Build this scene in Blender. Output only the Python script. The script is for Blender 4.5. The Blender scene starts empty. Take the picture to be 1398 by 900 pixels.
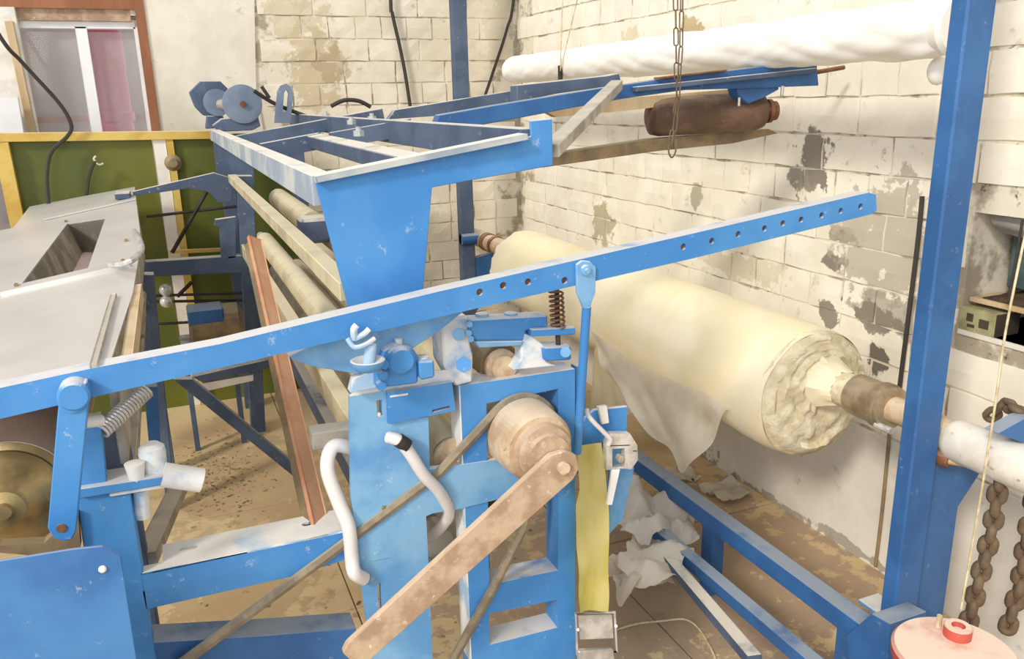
import bpy, bmesh, math, random
from mathutils import Vector, Matrix, noise, geometry
random.seed(7)
C = bpy.context.scene.collection
PI = math.pi

# ---------------------------------------------------------------- camera (solved from vanishing points)
CX, CY, H = 699.0, 450.0, 1.35
VA = Vector((214-CX, 144-CY)); VB = Vector((3500-CX, 70-CY))
FPX = math.sqrt(-VA.dot(VB))
_a = Vector((VA.x, VA.y, FPX)).normalized(); _b = Vector((VB.x, VB.y, FPX)).normalized()
_u = _b.cross(_a)
if _u.y > 0: _u = -_u
RW = Matrix((_b, _a, _u))            # camera (right, down, forward) -> world
cam_d = bpy.data.cameras.new('camera'); cam = bpy.data.objects.new('camera', cam_d); C.objects.link(cam)
cam_d.sensor_width = 36; cam_d.lens = FPX/1398*36; cam_d.clip_start = 0.02; cam_d.clip_end = 200
m = Matrix((RW.col[0], -RW.col[1], -RW.col[2])).transposed().to_4x4(); m.translation = (0, 0, H)
cam.matrix_world = m
bpy.context.scene.camera = cam

# ---------------------------------------------------------------- light and exposure
vs = bpy.context.scene.view_settings
vs.view_transform = 'Standard'; vs.look = 'None'; vs.gamma = 1; vs.exposure = 0.16
w = bpy.data.worlds.new('world'); bpy.context.scene.world = w; w.use_nodes = True
w.node_tree.nodes['Background'].inputs[0].default_value = (0.93, 0.96, 1.0, 1)
w.node_tree.nodes['Background'].inputs[1].default_value = 0.86
def lamp(name, kind, energy, color, loc, direc, **kw):
    d = bpy.data.lights.new(name, kind); d.energy = energy; d.color = color
    for k, v in kw.items(): setattr(d, k, v)
    o = bpy.data.objects.new(name, d); C.objects.link(o); o.location = loc
    o.rotation_euler = Vector(direc).to_track_quat('-Z', 'Y').to_euler(); return o
lamp('sun', 'SUN', 2.0, (1.0, 0.93, 0.80), (-2, -1, 4), (0.74, 0.50, -0.58), angle=0.16)
lamp('window_light', 'AREA', 34, (1.0, 0.97, 0.92), (-1.6, -1.3, 2.1), (0.55, 0.75, -0.33), shape='RECTANGLE', size=1.6, size_y=1.2)

# ---------------------------------------------------------------- pixel -> world on a plane of known depth
def ray(px, py): return RW @ Vector((px-CX, py-CY, FPX))
def P(px, py, x=None, y=None, z=None):
    r = ray(px, py)
    t = x/r.x if x is not None else (y/r.y if y is not None else (z-H)/r.z)
    return Vector((0, 0, H)) + r*t
def PP(px, py, n, q):
    n = Vector(n); o = Vector((0, 0, H)); r = ray(px, py)
    return o + r*((Vector(q)-o).dot(n)/r.dot(n))
def FR(px, py): return PP(px, py, (-0.147, 0, 1), (0.195, 1.2, 1.247))     # plane of the top frame
def TB(px, py, dz=0): return PP(px, py, (-0.148, 0, 1), (-0.1, 1.2, 1.03+dz))  # plane of the sheet metal table
W, D = 1.777, 4.15

# ---------------------------------------------------------------- materials
def srgb(h):
    h = h.lstrip('#'); c = [int(h[i:i+2], 16)/255 for i in (0, 2, 4)]
    return tuple(((v/12.92) if v <= .04045 else ((v+.055)/1.055)**2.4) for v in c)+(1,)
MATS = {}
def mat(name, c1, c2=None, scale=12, rough=.5, metal=0, bump=.15, dust=None, damt=.8, spec=.4, lo=.4, hi=.62, alpha=1, trans=0, bscale=None, stains=None, c3=None, stretch=(1,1,1)):
    m = bpy.data.materials.new(name); m.use_nodes = True; nt = m.node_tree; N = nt.nodes; L = nt.links
    b = N['Principled BSDF']
    b.inputs['Roughness'].default_value = rough; b.inputs['Metallic'].default_value = metal
    b.inputs['Specular IOR Level'].default_value = spec
    g = N.new('ShaderNodeNewGeometry')
    mp = N.new('ShaderNodeVectorMath'); mp.operation = 'MULTIPLY'; mp.inputs[1].default_value = stretch
    L.new(g.outputs['Position'], mp.inputs[0]); pos = mp.outputs[0]
    def ns(sc, det=4, ro=.6):
        n = N.new('ShaderNodeTexNoise'); n.inputs['Scale'].default_value = sc; n.inputs['Detail'].default_value = det
        n.inputs['Roughness'].default_value = ro; L.new(pos, n.inputs['Vector']); return n.outputs['Fac']
    def ss(v, a, z):
        r = N.new('ShaderNodeMapRange'); r.interpolation_type = 'SMOOTHSTEP'
        r.inputs['From Min'].default_value = a; r.inputs['From Max'].default_value = z; L.new(v, r.inputs['Value']); return r.outputs['Result']
    def mix(f, a, z):
        x = N.new('ShaderNodeMix'); x.data_type = 'RGBA'
        if isinstance(f, float): x.inputs['Factor'].default_value = f
        else: L.new(f, x.inputs['Factor'])
        for s, v in ((6, a), (7, z)):
            if isinstance(v, tuple): x.inputs[s].default_value = v
            else: L.new(v, x.inputs[s])
        return x.outputs[2]
    def mul(a, z):
        x = N.new('ShaderNodeMath'); x.operation = 'MULTIPLY'; L.new(a, x.inputs[0])
        if isinstance(z, float): x.inputs[1].default_value = z
        else: L.new(z, x.inputs[1])
        return x.outputs[0]
    col = srgb(c1)
    n1 = ns(scale)
    if c2: col = mix(ss(n1, lo, hi), col, srgb(c2))
    if c3: col = mix(ss(ns(scale*2.7, 6, .7), .6, .7), col, srgb(c3))
    if stains:
        # fixed marks with a shape of their own: (centre, radii, colour)
        nz = N.new('ShaderNodeTexNoise'); nz.inputs['Scale'].default_value = 13; nz.inputs['Detail'].default_value = 5; nz.inputs['Roughness'].default_value = .65; L.new(g.outputs['Position'], nz.inputs['Vector'])
        for c, r, hexc, amt in stains:
            v1 = N.new('ShaderNodeVectorMath'); v1.operation = 'SUBTRACT'; L.new(g.outputs['Position'], v1.inputs[0]); v1.inputs[1].default_value = c
            v2 = N.new('ShaderNodeVectorMath'); v2.operation = 'MULTIPLY'; L.new(v1.outputs[0], v2.inputs[0]); v2.inputs[1].default_value = tuple(1/max(q, 1e-3) for q in r)
            v3 = N.new('ShaderNodeVectorMath'); v3.operation = 'LENGTH'; L.new(v2.outputs[0], v3.inputs[0])
            a = N.new('ShaderNodeMath'); a.operation = 'MULTIPLY_ADD'; L.new(nz.outputs['Fac'], a.inputs[0]); a.inputs[1].default_value = 3.4; L.new(v3.outputs['Value'], a.inputs[2])
            rr = N.new('ShaderNodeMapRange'); rr.inputs['From Min'].default_value = 2.62; rr.inputs['From Max'].default_value = 2.48; rr.inputs['To Max'].default_value = amt
            L.new(a.outputs[0], rr.inputs['Value']); col = mix(rr.outputs['Result'], col, srgb(hexc))
    if dust:
        sx = N.new('ShaderNodeSeparateXYZ'); L.new(g.outputs['True Normal'], sx.inputs[0])
        f = mul(ss(sx.outputs[2], .45, .85), ss(ns(9, 4), .2, .5)); f = mul(f, damt)
        col = mix(f, col, srgb(dust))
        sc = ss(ns(34, 6, .8), .61, .68); col = mix(mul(sc, .28), col, srgb(dust))      # worn, chalky scuffs
    if isinstance(col, tuple): b.inputs['Base Color'].default_value = col
    else: L.new(col, b.inputs['Base Color'])
    if bump:
        bp = N.new('ShaderNodeBump'); bp.inputs['Strength'].default_value = bump; bp.inputs['Distance'].default_value = .004
        L.new(ns(bscale or scale*3, 5), bp.inputs['Height']); L.new(bp.outputs[0], b.inputs['Normal'])
    b.inputs['Alpha'].default_value = alpha
    b.inputs['Transmission Weight'].default_value = trans
    MATS[name] = m; return m
DUST = '#e4ddd3'
mat('blue', '#3c7fc2', '#4b8cca', 5, .5, 0, .08, DUST, .85)
mat('blue_pale', '#5a92c8', '#7dadd4', 7, .6, 0, .1, DUST, .9)
mat('blue_dark_shaded', '#2f5c94', '#376aa4', 6, .45, 0, .08, '#a9afb0', .7)  # same blue paint, darkened: shade on the near post is put into the colour
mat('blue_dull_shaded', '#46556f', '#56667f', 6, .6, 0, .1, '#ddd6c8', .95)  # greyer copy of the blue: shade at the far end painted into it
mat('blue_grey', '#68778e', '#7a899e', 6, .6, 0, .1, '#ddd6c8', .9)
mat('blue_dusty', '#8f9aa8', '#b9bcbb', 7, .75, 0, .15, '#e6dfd2', .95)
mat('blue_cover', '#3567a4', '#477fb8', 4, .5, 0, .06, DUST, .3)
mat('chalky', '#9dbbd8', '#dedfe0', 14, .8, 0, .25, DUST, .9, lo=.38, hi=.55)
mat('steel', '#c9c8c5', '#dcdad6', 3, .36, .35, .04, '#dedad4', .5)
mat('steel_dull', '#a39d92', '#c9c3b6', 12, .5, .4, .1, '#d8d0c0', .6)
mat('steel_warm', '#b9aa90', '#988468', 12, .35, .5, .08)
mat('chrome', '#dcdbd9', '#b5b3b0', 20, .3, .4, .05)
mat('rust_bar', '#a58a72', '#c0a78f', 22, .85, 0, .4, '#dcc3a8', .6, c3='#e3cdb8')
mat('orange_steel', '#bd8261', '#cc9877', 14, .8, 0, .3, '#d9b592', .5)
mat('rust', '#6f4a36', '#8d6248', 25, .8, .2, .4, '#b59c80', .5)
mat('brown_tube', '#5f4a3a', '#74594a', 18, .6, .1, .15, '#a58f76', .4, c3='#7f4536')
mat('belt', '#7d7160', '#958872', 30, .7, 0, .2, '#b8ad98', .6)
mat('core', '#b99e80', '#d3bca0', 20, .6, .1, .3, '#e4d2b8', .6, c3='#8a6f55')
mat('roller', '#c9bd9d', '#b1a588', 8, .6, 0, .1, '#e2d8bc', .7)
mat('roller_dirty', '#7a6852', '#94805f', 14, .6, .1, .2, '#b7a686', .6)
mat('cream_paper', '#efe3c0', '#f4ead0', 4, .9, 0, .12)
mat('paper_edge', '#cfc2a2', '#e2d8bd', 26, .95, 0, .9, c3='#b5a684', bscale=60)
mat('white_paper', '#eee6d8', '#f6f0e6', 9, .9, 0, .2)
mat('grey_paper', '#f4eddf', '#ece3d2', 12, .9, 0, .3)
mat('wrap', '#f4f0e8', '#fbf9f4', 3, .38, 0, .12, bscale=10)
mat('pink_paper', '#d6bcb2', '#dfcbc2', 6, .7, 0, .1, c3='#b38375')
mat('brass', '#8f7a52', '#b29b6c', 14, .35, .6, .15)
mat('yellow_paint', '#d4b765', '#c5a24e', 9, .6, 0, .15, '#eadfbb', .7)
mat('green_panel', '#545c22', '#676a22', 2, .5, 0, .06, c3='#4e5520')
mat('white_paint', '#e8e4dc', '#d5cfc4', 10, .6, 0, .15)
mat('upvc', '#eeeef0', '#e2e2e6', 5, .35, 0, .02)
mat('brown_wood', '#a0694a', '#8d5a3c', 8, .6, 0, .2, stretch=(1, 1, .2))
mat('raw_wood', '#cbb592', '#b89f78', 12, .8, 0, .3, stretch=(1, 1, .2))
mat('plaster', '#d9d2c2', '#e6e0d2', 4, .9, 0, .5, c3='#c9c0ae', bscale=9)
mat('black', '#231f1e', '#38322e', 20, .6, 0, .05)
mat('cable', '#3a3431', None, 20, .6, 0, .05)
mat('twine', '#d8cba8', '#b9a985', 40, .9, 0, .2)
mat('strap', '#d6c850', '#e9dfa0', 7, .7, 0, .3, stretch=(1, 1, .4))
mat('red_paint', '#c25a4c', '#b04c42', 9, .6, 0, .15, '#ecd6c4', .97)
mat('red_barrel', '#d4768a', '#c9566a', 5, .22, 0, .02)
mat('outside', '#a79f9e', '#b8b1ae', 3, .8, 0, .2, c3='#958d8c')
mat('pvc', '#dbd8d8', '#ccc6c6', 8, .35, 0, .05)
mat('chain_rust', '#6b5a48', '#7d6a54', 30, .7, .3, .3)
mat('pipe_white', '#d9d3c6', '#e8e3d8', 12, .5, 0, .1, '#efe9de', .6, c3='#b99877')
mat('teal', '#53696a', '#3f5354', 10, .6, 0, .1)
mat('film', '#b4b2b0', '#d0cdca', 5, .3, 0, .5, bscale=14)
mat('soil', '#5d4636', '#45352b', 30, .95, 0, .9)
mat('carton', '#a9a57e', '#8b8762', 14, .7, 0, .1, c3='#5f5c42')
mat('carton_dark', '#4a4236', '#3a342c', 10, .8, 0, .1)
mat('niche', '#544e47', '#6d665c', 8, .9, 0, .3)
mat('debris', '#b09a74', '#6d5e48', 40, .9, 0, .3)
mat('tape', '#f2f0ea', None, 5, .4, 0, .02)
m = mat('glass', '#d8d4d6', None, 5, .05, 0, 0, alpha=.22)
# floor: cement slabs with dirt
mat('floor', '#d3bc92', '#c2a67f', 2.2, .9, 0, .4, c3='#b99c77', lo=.35, hi=.65, bscale=40,
    stains=[((1.2, 1.75, 0), (.75, .6, .3), '#9c8574', .7), ((1.1, .95, 0), (.9, .5, .3), '#a08a78', .7), ((.2, 2.9, 0), (.35, .5, .3), '#8e7a60', .35), ((.05, 2.15, 0), (.22, .35, .3), '#8b7455', .4)])
def wp(px, py, x=W): return tuple(P(px, py, x=x))
def bp(px, py): return tuple(P(px, py, y=D))
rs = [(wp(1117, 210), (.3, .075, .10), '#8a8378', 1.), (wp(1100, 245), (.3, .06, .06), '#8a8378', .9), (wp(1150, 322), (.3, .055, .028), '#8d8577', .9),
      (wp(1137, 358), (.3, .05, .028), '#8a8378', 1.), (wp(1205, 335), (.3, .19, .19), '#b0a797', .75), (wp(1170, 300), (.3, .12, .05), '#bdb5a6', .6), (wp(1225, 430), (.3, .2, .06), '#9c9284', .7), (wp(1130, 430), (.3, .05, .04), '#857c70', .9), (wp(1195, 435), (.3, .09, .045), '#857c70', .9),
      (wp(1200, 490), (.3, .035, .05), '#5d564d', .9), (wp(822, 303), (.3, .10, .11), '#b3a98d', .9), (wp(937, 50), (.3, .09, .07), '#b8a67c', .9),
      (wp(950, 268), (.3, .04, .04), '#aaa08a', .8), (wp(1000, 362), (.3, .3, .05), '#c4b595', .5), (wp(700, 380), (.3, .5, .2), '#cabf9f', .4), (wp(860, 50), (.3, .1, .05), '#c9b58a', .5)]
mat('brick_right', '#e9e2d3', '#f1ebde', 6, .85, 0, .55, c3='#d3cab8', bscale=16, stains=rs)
bs = [(bp(430, 90), (.14, .3, .22), '#c4b390', .75), (bp(400, 25), (.2, .3, .12), '#c7b795', .6), (bp(455, 90), (.10, .3, .10), '#a08a68', .5), (bp(685, 40), (.13, .3, .25), '#cfc2a6', .5), (bp(600, 330), (.25, .3, .2), '#cfc4ae', .5)]
mat('brick_back', '#ddd3bf', '#e8e0d0', 5, .85, 0, .55, c3='#cabfa8', bscale=16, stains=bs)
mat('mortar', '#e0d8c7', '#a89d8a', 9, .95, 0, .6, lo=.48, hi=.6, c3='#5d5449')
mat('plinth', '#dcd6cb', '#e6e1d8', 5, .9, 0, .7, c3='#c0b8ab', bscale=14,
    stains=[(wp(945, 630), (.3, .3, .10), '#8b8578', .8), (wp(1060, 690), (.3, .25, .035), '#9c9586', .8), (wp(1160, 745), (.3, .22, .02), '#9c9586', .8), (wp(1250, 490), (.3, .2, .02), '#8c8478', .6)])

# ---------------------------------------------------------------- mesh helpers
LOC = {}
def thing(name, label, cat, loc=(0, 0, 0), group=None):
    o = bpy.data.objects.new(name, None); C.objects.link(o); o.empty_display_size = .05
    o.location = loc; o['label'] = label; o['category'] = cat
    if group: o['group'] = group
    LOC[o] = Vector(loc); return o
def tag(o, label=None, cat=None, group=None, kind=None):
    for k, v in (('label', label), ('category', cat), ('group', group), ('kind', kind)):
        if v: o[k] = v
    return o
class MB:
    def __init__(s): s.bm = bmesh.new()
    def _bev(s, vs, bev):
        if bev:
            es = list({e for v in vs for e in v.link_edges})
            bmesh.ops.bevel(s.bm, geom=es, offset=bev, segments=1, affect='EDGES', clamp_overlap=True)
    def box(s, c, size, rot=None, bev=.0015):
        r = bmesh.ops.create_cube(s.bm, size=1); vs = r['verts']
        M = Matrix.Translation(Vector(c)) @ ((rot or Matrix.Identity(3)).to_4x4()) @ Matrix.Diagonal((*size, 1))
        for v in vs: v.co = M @ v.co
        s._bev(vs, bev); return s
    def beam(s, p0, p1, w, h, up=(0, 0, 1), bev=.0015):
        p0 = Vector(p0); p1 = Vector(p1); d = (p1-p0); l = d.length; d.normalize()
        side = d.cross(Vector(up)).normalized(); u = side.cross(d).normalized()
        R = Matrix((side, d, u)).transposed()
        return s.box((p0+p1)/2, (w, l, h), R, bev)
    def cyl(s, p0, p1, r0, r1=None, n=24, bev=0):
        p0 = Vector(p0); p1 = Vector(p1); d = p1-p0
        r1 = r0 if r1 is None else r1
        M = Matrix.Translation((p0+p1)/2) @ d.to_track_quat('Z', 'Y').to_matrix().to_4x4()
        r = bmesh.ops.create_cone(s.bm, cap_ends=True, segments=n, radius1=r0, radius2=r1, depth=d.length, matrix=M)
        return s
    def lathe(s, p0, axis, prof, n=32):
        q = Vector(axis).to_track_quat('Z', 'Y').to_matrix(); p0 = Vector(p0); rings = []
        for (h, r) in prof:
            rings.append([s.bm.verts.new(p0 + q @ Vector((r*math.cos(2*PI*k/n), r*math.sin(2*PI*k/n), h))) for k in range(n)])
        for a, b in zip(rings, rings[1:]):
            for k in range(n): s.bm.faces.new((a[k], a[(k+1) % n], b[(k+1) % n], b[k]))
        s.bm.faces.new(rings[0][::-1]); s.bm.faces.new(rings[-1])
        bmesh.ops.recalc_face_normals(s.bm, faces=s.bm.faces[:]); return s
    def tube(s, pts, r, n=8, closed=False, flat=1.0, up=None):
        pts = [Vector(p) for p in pts]; N = len(pts); rings = []; prev = None
        for i, p in enumerate(pts):
            if closed: t = (pts[(i+1) % N]-pts[i-1])
            else: t = pts[min(i+1, N-1)]-pts[max(i-1, 0)]
            t.normalize()
            if prev is None:
                a = Vector(up) if up else (Vector((0, 0, 1)) if abs(t.z) < .9 else Vector((1, 0, 0)))
                u = (a - t*a.dot(t)).normalized()
            else: u = (prev - t*prev.dot(t)).normalized()
            prev = u; v = t.cross(u)
            rr = r[i] if isinstance(r, (list, tuple)) else r
            rings.append([s.bm.verts.new(p+u*rr*flat*math.cos(2*PI*k/n)+v*rr*math.sin(2*PI*k/n)) for k in range(n)])
        m = N if closed else N-1
        for i in range(m):
            a, b = rings[i], rings[(i+1) % N]
            for k in range(n): s.bm.faces.new((a[k], a[(k+1) % n], b[(k+1) % n], b[k]))
        if not closed: s.bm.faces.new(rings[0][::-1]); s.bm.faces.new(rings[-1])
        bmesh.ops.recalc_face_normals(s.bm, faces=s.bm.faces[:]); return s
    def prism(s, pts, ext, bev=0):
        ext = Vector(ext); a = [s.bm.verts.new(Vector(p)) for p in pts]; b = [s.bm.verts.new(Vector(p)+ext) for p in pts]
        n = len(a); s.bm.faces.new(a); s.bm.faces.new(b[::-1])
        for k in range(n): s.bm.faces.new((a[k], b[k], b[(k+1) % n], a[(k+1) % n]))
        bmesh.ops.recalc_face_normals(s.bm, faces=s.bm.faces[:])
        s._bev(a+b, bev); return s
    def holed(s, outer, holes, ext):
        ext = Vector(ext); loops = [[Vector(p) for p in outer]]+[[Vector(p) for p in h] for h in holes]
        flat = [p for l in loops for p in l]; tris = geometry.tessellate_polygon(loops)
        a = [s.bm.verts.new(p) for p in flat]; b = [s.bm.verts.new(p+ext) for p in flat]
        for t in tris:
            try: s.bm.faces.new([a[i] for i in t]); s.bm.faces.new([b[i] for i in reversed(t)])
            except ValueError: pass
        o = 0
        for l in loops:
            n = len(l)
            for k in range(n): s.bm.faces.new((a[o+k], b[o+k], b[o+(k+1) % n], a[o+(k+1) % n]))
            o += n
        bmesh.ops.recalc_face_normals(s.bm, faces=s.bm.faces[:]); return s
    def sphere(s, c, r, sc=(1, 1, 1), n=16):
        bmesh.ops.create_uvsphere(s.bm, u_segments=n, v_segments=n//2, radius=r, matrix=Matrix.Translation(Vector(c)) @ Matrix.Diagonal((*sc, 1))); return s
    def build(s, name, m, parent=None, label=None, ang=.6):
        vs = s.bm.verts
        lo = Vector([min(v.co[i] for v in vs) for i in range(3)]); hi = Vector([max(v.co[i] for v in vs) for i in range(3)])
        c = Vector(((lo.x+hi.x)/2, (lo.y+hi.y)/2, lo.z))
        for v in vs: v.co -= c
        for f in s.bm.faces: f.smooth = True
        me = bpy.data.meshes.new(name); s.bm.to_mesh(me); s.bm.free(); me.set_sharp_from_angle(angle=ang)
        me.materials.append(MATS[m]); o = bpy.data.objects.new(name, me); C.objects.link(o)
        if parent is not None: o.parent = parent; o.location = c-LOC[parent]
        else: o.location = c
        LOC[o] = c
        if label: o['label'] = label
        return o
def px(pts, **k): return [P(a, b, **k) for a, b in pts]
def circ(c, r, n=12, plane='xz'):
    c = Vector(c); e = (Vector((1, 0, 0)), Vector((0, 0, 1))) if plane == 'xz' else (Vector((0, 1, 0)), Vector((0, 0, 1)))
    return [c+e[0]*r*math.cos(2*PI*k/n)+e[1]*r*math.sin(2*PI*k/n) for k in range(n)]
def cpy(o, parent, loc, rot=None):
    c = o.copy(); C.objects.link(c); c.parent = parent; c.location = Vector(loc)-(LOC[parent] if parent is not None else Vector())
    if rot: c.rotation_euler = rot
    return c
def bez(pts, n=8):     # Catmull-Rom through points
    pts = [Vector(p) for p in pts]; out = []
    for i in range(len(pts)-1):
        p0 = pts[max(i-1, 0)]; p1 = pts[i]; p2 = pts[i+1]; p3 = pts[min(i+2, len(pts)-1)]
        for k in range(n):
            t = k/n; out.append(.5*((2*p1)+(p2-p0)*t+(2*p0-5*p1+4*p2-p3)*t*t+(3*p1-p0-3*p2+p3)*t**3))
    return out+[pts[-1]]
def helix(p0, p1, r, turns, n=10):
    p0 = Vector(p0); p1 = Vector(p1); q = (p1-p0).to_track_quat('Z', 'Y').to_matrix(); l = (p1-p0).length
    return [p0+q @ Vector((r*math.cos(2*PI*k/n), r*math.sin(2*PI*k/n), l*k/(turns*n))) for k in range(turns*n+1)]
Yv = Vector((0, 1, 0))

# ================================================================ SETTING
# floor slabs
fl = MB().box((.2, 1.6, -.035), (5.4, 6.4, .05), bev=0).build('floor', 'floor'); tag(fl, kind='structure')
base = None
xs = [W-.002-.72*i for i in range(6)]; ys = [D-.72*i for i in range(7)]
slab = MB().box((0, 0, -.006), (.716, .716, .012), bev=.0015)
so = None
for i in range(5):
    for j in range(6):
        c = (xs[i]-.36, ys[j]-.36, -.012+random.uniform(-.0012, .0012))
        if so is None:
            so = slab.build('floor_slab', 'floor', fl); so.location = Vector(c)-LOC[fl]
        else: cpy(so, fl, c)
# back wall with window opening
wl, wr = P(0, 100, y=D).x-.45, P(196, 100, y=D).x
wt, wb = P(100, 20, y=D).z, .55
plx = P(352, 60, y=D).x
bw = MB().holed([(-2.5, D+.006, -.05), (W+.3, D+.006, -.05), (W+.3, D+.006, 2.9), (-2.5, D+.006, 2.9)],
                [[(wl, D+.006, wb), (wr, D+.006, wb), (wr, D+.006, wt), (wl, D+.006, wt)]], (0, .22, 0)).build('wall_back', 'mortar')
tag(bw, kind='structure')
MB().holed([(wr+.0, D-.004, 0), (plx, D-.004, 0), (plx+.02, D-.004, .8), (plx-.03, D-.004, 1.4), (plx+.02, D-.004, 2.0), (plx, D-.004, 2.9), (wr, D-.004, 2.9)], [], (0, .016, 0)).build('plaster', 'plaster', bw)
MB().box(((-2.5+wl)/2, D+.004, 1.45), (wl+2.5, .016, 2.9), bev=0).build('plaster', 'plaster', bw)
# right wall with niche
ny0, ny1 = .80, 1.385; nzt = P(1330, 290, x=W).z; nzb = P(1320, 452, x=W).z
rw = MB().holed([(W+.006, -1.6, -.05), (W+.006, D+.2, -.05), (W+.006, D+.2, 2.9), (W+.006, -1.6, 2.9)],
                [[(W+.006, ny0, nzb), (W+.006, ny1, nzb), (W+.006, ny1, nzt), (W+.006, ny0, nzt)]], (.35, 0, 0)).build('wall_right', 'mortar')
tag(rw, kind='structure')
# bricks
def brick_mesh(L_, Hh, dep, name, m, parent, axis):
    out = []
    for v in range(5):
        mb = MB(); nx, nz = (4 if L_ > .2 else 2), 2; bmx = mb.bm
        g = [[None]*(nz+1) for _ in range(nx+1)]
        for i in range(nx+1):
            for j in range(nz+1):
                u = (i/nx-.5)*L_; z = (j/nz)*Hh
                d = random.uniform(-.0012, .0022); 
                if i in (0, nx): u += random.uniform(-.003, .003)
                if j in (0, nz): z += random.uniform(-.0025, .0025)
                edge = i in (0, nx) or j in (0, nz)
                if edge: u *= .985; z = Hh/2+(z-Hh/2)*.955
                g[i][j] = bmx.verts.new((u, -d+(.002 if edge else 0), z))
        for i in range(nx):
            for j in range(nz): bmx.faces.new((g[i][j], g[i+1][j], g[i+1][j+1], g[i][j+1]))
        be = [e for e in bmx.edges if len(e.link_faces) == 1]
        r = bmesh.ops.extrude_edge_only(bmx, edges=be)
        for q in [e for e in r['geom'] if isinstance(e, bmesh.types.BMVert)]:
            c = q.co; c.x = c.x/.985*1.01; c.z = Hh/2+(c.z-Hh/2)/.955*1.01; c.y = dep
        bmesh.ops.recalc_face_normals(bmx, faces=bmx.faces[:])
        for f in bmx.faces:
            f.smooth = False
        if axis == 'x':
            for q in bmx.verts: q.co = Vector((q.co.y, -q.co.x, q.co.z))
        me = bpy.data.meshes.new('brick'); bmx.to_mesh(me); bmx.free(); me.materials.append(MATS[m]); out.append(me)
    return out
def lay(parent, m, axis, u0, u1, rows, face, skip, zmin=0):
    RH = .1025; st = brick_mesh(.2505, .0985, .013, 'brick', m, parent, axis); hd = brick_mesh(.1225, .0985, .013, 'brick', m, parent, axis)
    for i in rows:
        head = (i % 3 == 1); pitch = .1285 if head else .2565; u = u0 - (0 if i % 2 else pitch*.5)
        while u < u1:
            c = u+pitch/2
            if c-pitch/2 > u0-.01 and c+pitch/2 < u1+.06 and not skip(c, i*RH, pitch):
                o = bpy.data.objects.new('brick', random.choice(hd if head else st)); C.objects.link(o); o.parent = parent
                off = random.uniform(-.002, .0015)
                wl_ = Vector((c, face+off, i*RH)) if axis == 'y' else Vector((face+off, c, i*RH))
                o.location = wl_-LOC[parent]
            u += pitch
lay(bw, 'brick_back', 'y', plx+.01, W-.01, range(1, 20), D, lambda c, z, p: False)
lay(rw, 'brick_right', 'x', .62, D-.01, range(4, 19), W, lambda c, z, p: (c-p/2 < ny1-.03 and c+p/2 > ny0 and z+.1 > nzb+.02 and z < nzt-.02) or (c < .8) )
MB().box((W+.004, 1.6, .2), (.018, 5.1, .405), bev=0).build('plinth', 'plinth', rw)
# niche inside the right wall
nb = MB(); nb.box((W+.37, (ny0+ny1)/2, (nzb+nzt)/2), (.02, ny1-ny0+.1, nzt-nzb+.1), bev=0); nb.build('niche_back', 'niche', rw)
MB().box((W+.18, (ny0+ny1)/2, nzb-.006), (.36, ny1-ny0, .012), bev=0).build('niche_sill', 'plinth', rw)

# window 1 (behind the green partition)
y0 = D+.02
wn = MB().holed([(wl-.05, D-.012, wb), (P(209, 100, y=D).x, D-.012, wb), (P(209, 100, y=D).x, D-.012, 2.4), (wl-.05, D-.012, 2.4)],
    [[(wl+.0, D-.012, wb+.05), (wr, D-.012, wb+.05), (wr, D-.012, P(100, 12, y=D).z), (wl, D-.012, P(100, 12, y=D).z)]], (0, .05, 0)).build('window_1', 'brown_wood')
tag(wn, kind='structure')
zt = P(100, 29, y=y0).z
MB().beam((wl, y0+.01, zt+.035), (wr-.02, y0+.01, zt+.035), .05, .07).build('lintel_board', 'rust_bar', wn)
xa, xb, xc = P(22, 60, y=y0).x, P(108, 60, y=y0).x, P(188, 60, y=y0).x
MB().beam((xa-.1, y0+.03, zt-.012), (xc+.0, y0+.03, zt-.012), .05, .035).build('window_frame', 'upvc', wn)
MB().beam((xb+.015, y0+.03, wb+.05), (xb+.015, y0+.03, zt-.02), .045, .05, (0, 1, 0)).build('mullion', 'upvc', wn)
MB().beam((xa-.02, y0+.03, wb+.05), (xa-.02, y0+.03, zt-.02), .04, .05, (0, 1, 0)).build('window_frame', 'upvc', wn)
MB().beam((xc+.01, y0+.03, wb+.05), (xc+.01, y0+.03, zt-.02), .04, .05, (0, 1, 0)).build('window_frame', 'upvc', wn)
MB().box(((xa+xb)/2, y0+.045, (wb+zt)/2), (xb-xa, .005, zt-wb-.08), bev=0).build('pane', 'glass', wn)
MB().box(((xc+xb)/2, y0+.045, (wb+zt)/2), (xc-xb, .005, zt-wb-.08), bev=0).build('pane', 'glass', wn)
MB().beam(P(14, 30, y=y0-.02), P(50, 200, y=y0-.02), .03, .10, (0, 1, 0)).build('wood_jamb', 'raw_wood', wn)
MB().beam(P(-12, 10, y=y0-.03), P(26, 200, y=y0-.03), .17, .04, (0, 1, 0)).build('wood_jamb', 'white_paint', wn)
b_ = MB().prism(px([(-20, 135), (24, 133), (36, 205), (-20, 205)], y=D-.12), (0, .03, 0)).build('white_board', 'upvc')
tag(b_, 'bright white board leaning at the left edge behind the yellow rail', 'board')
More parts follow.
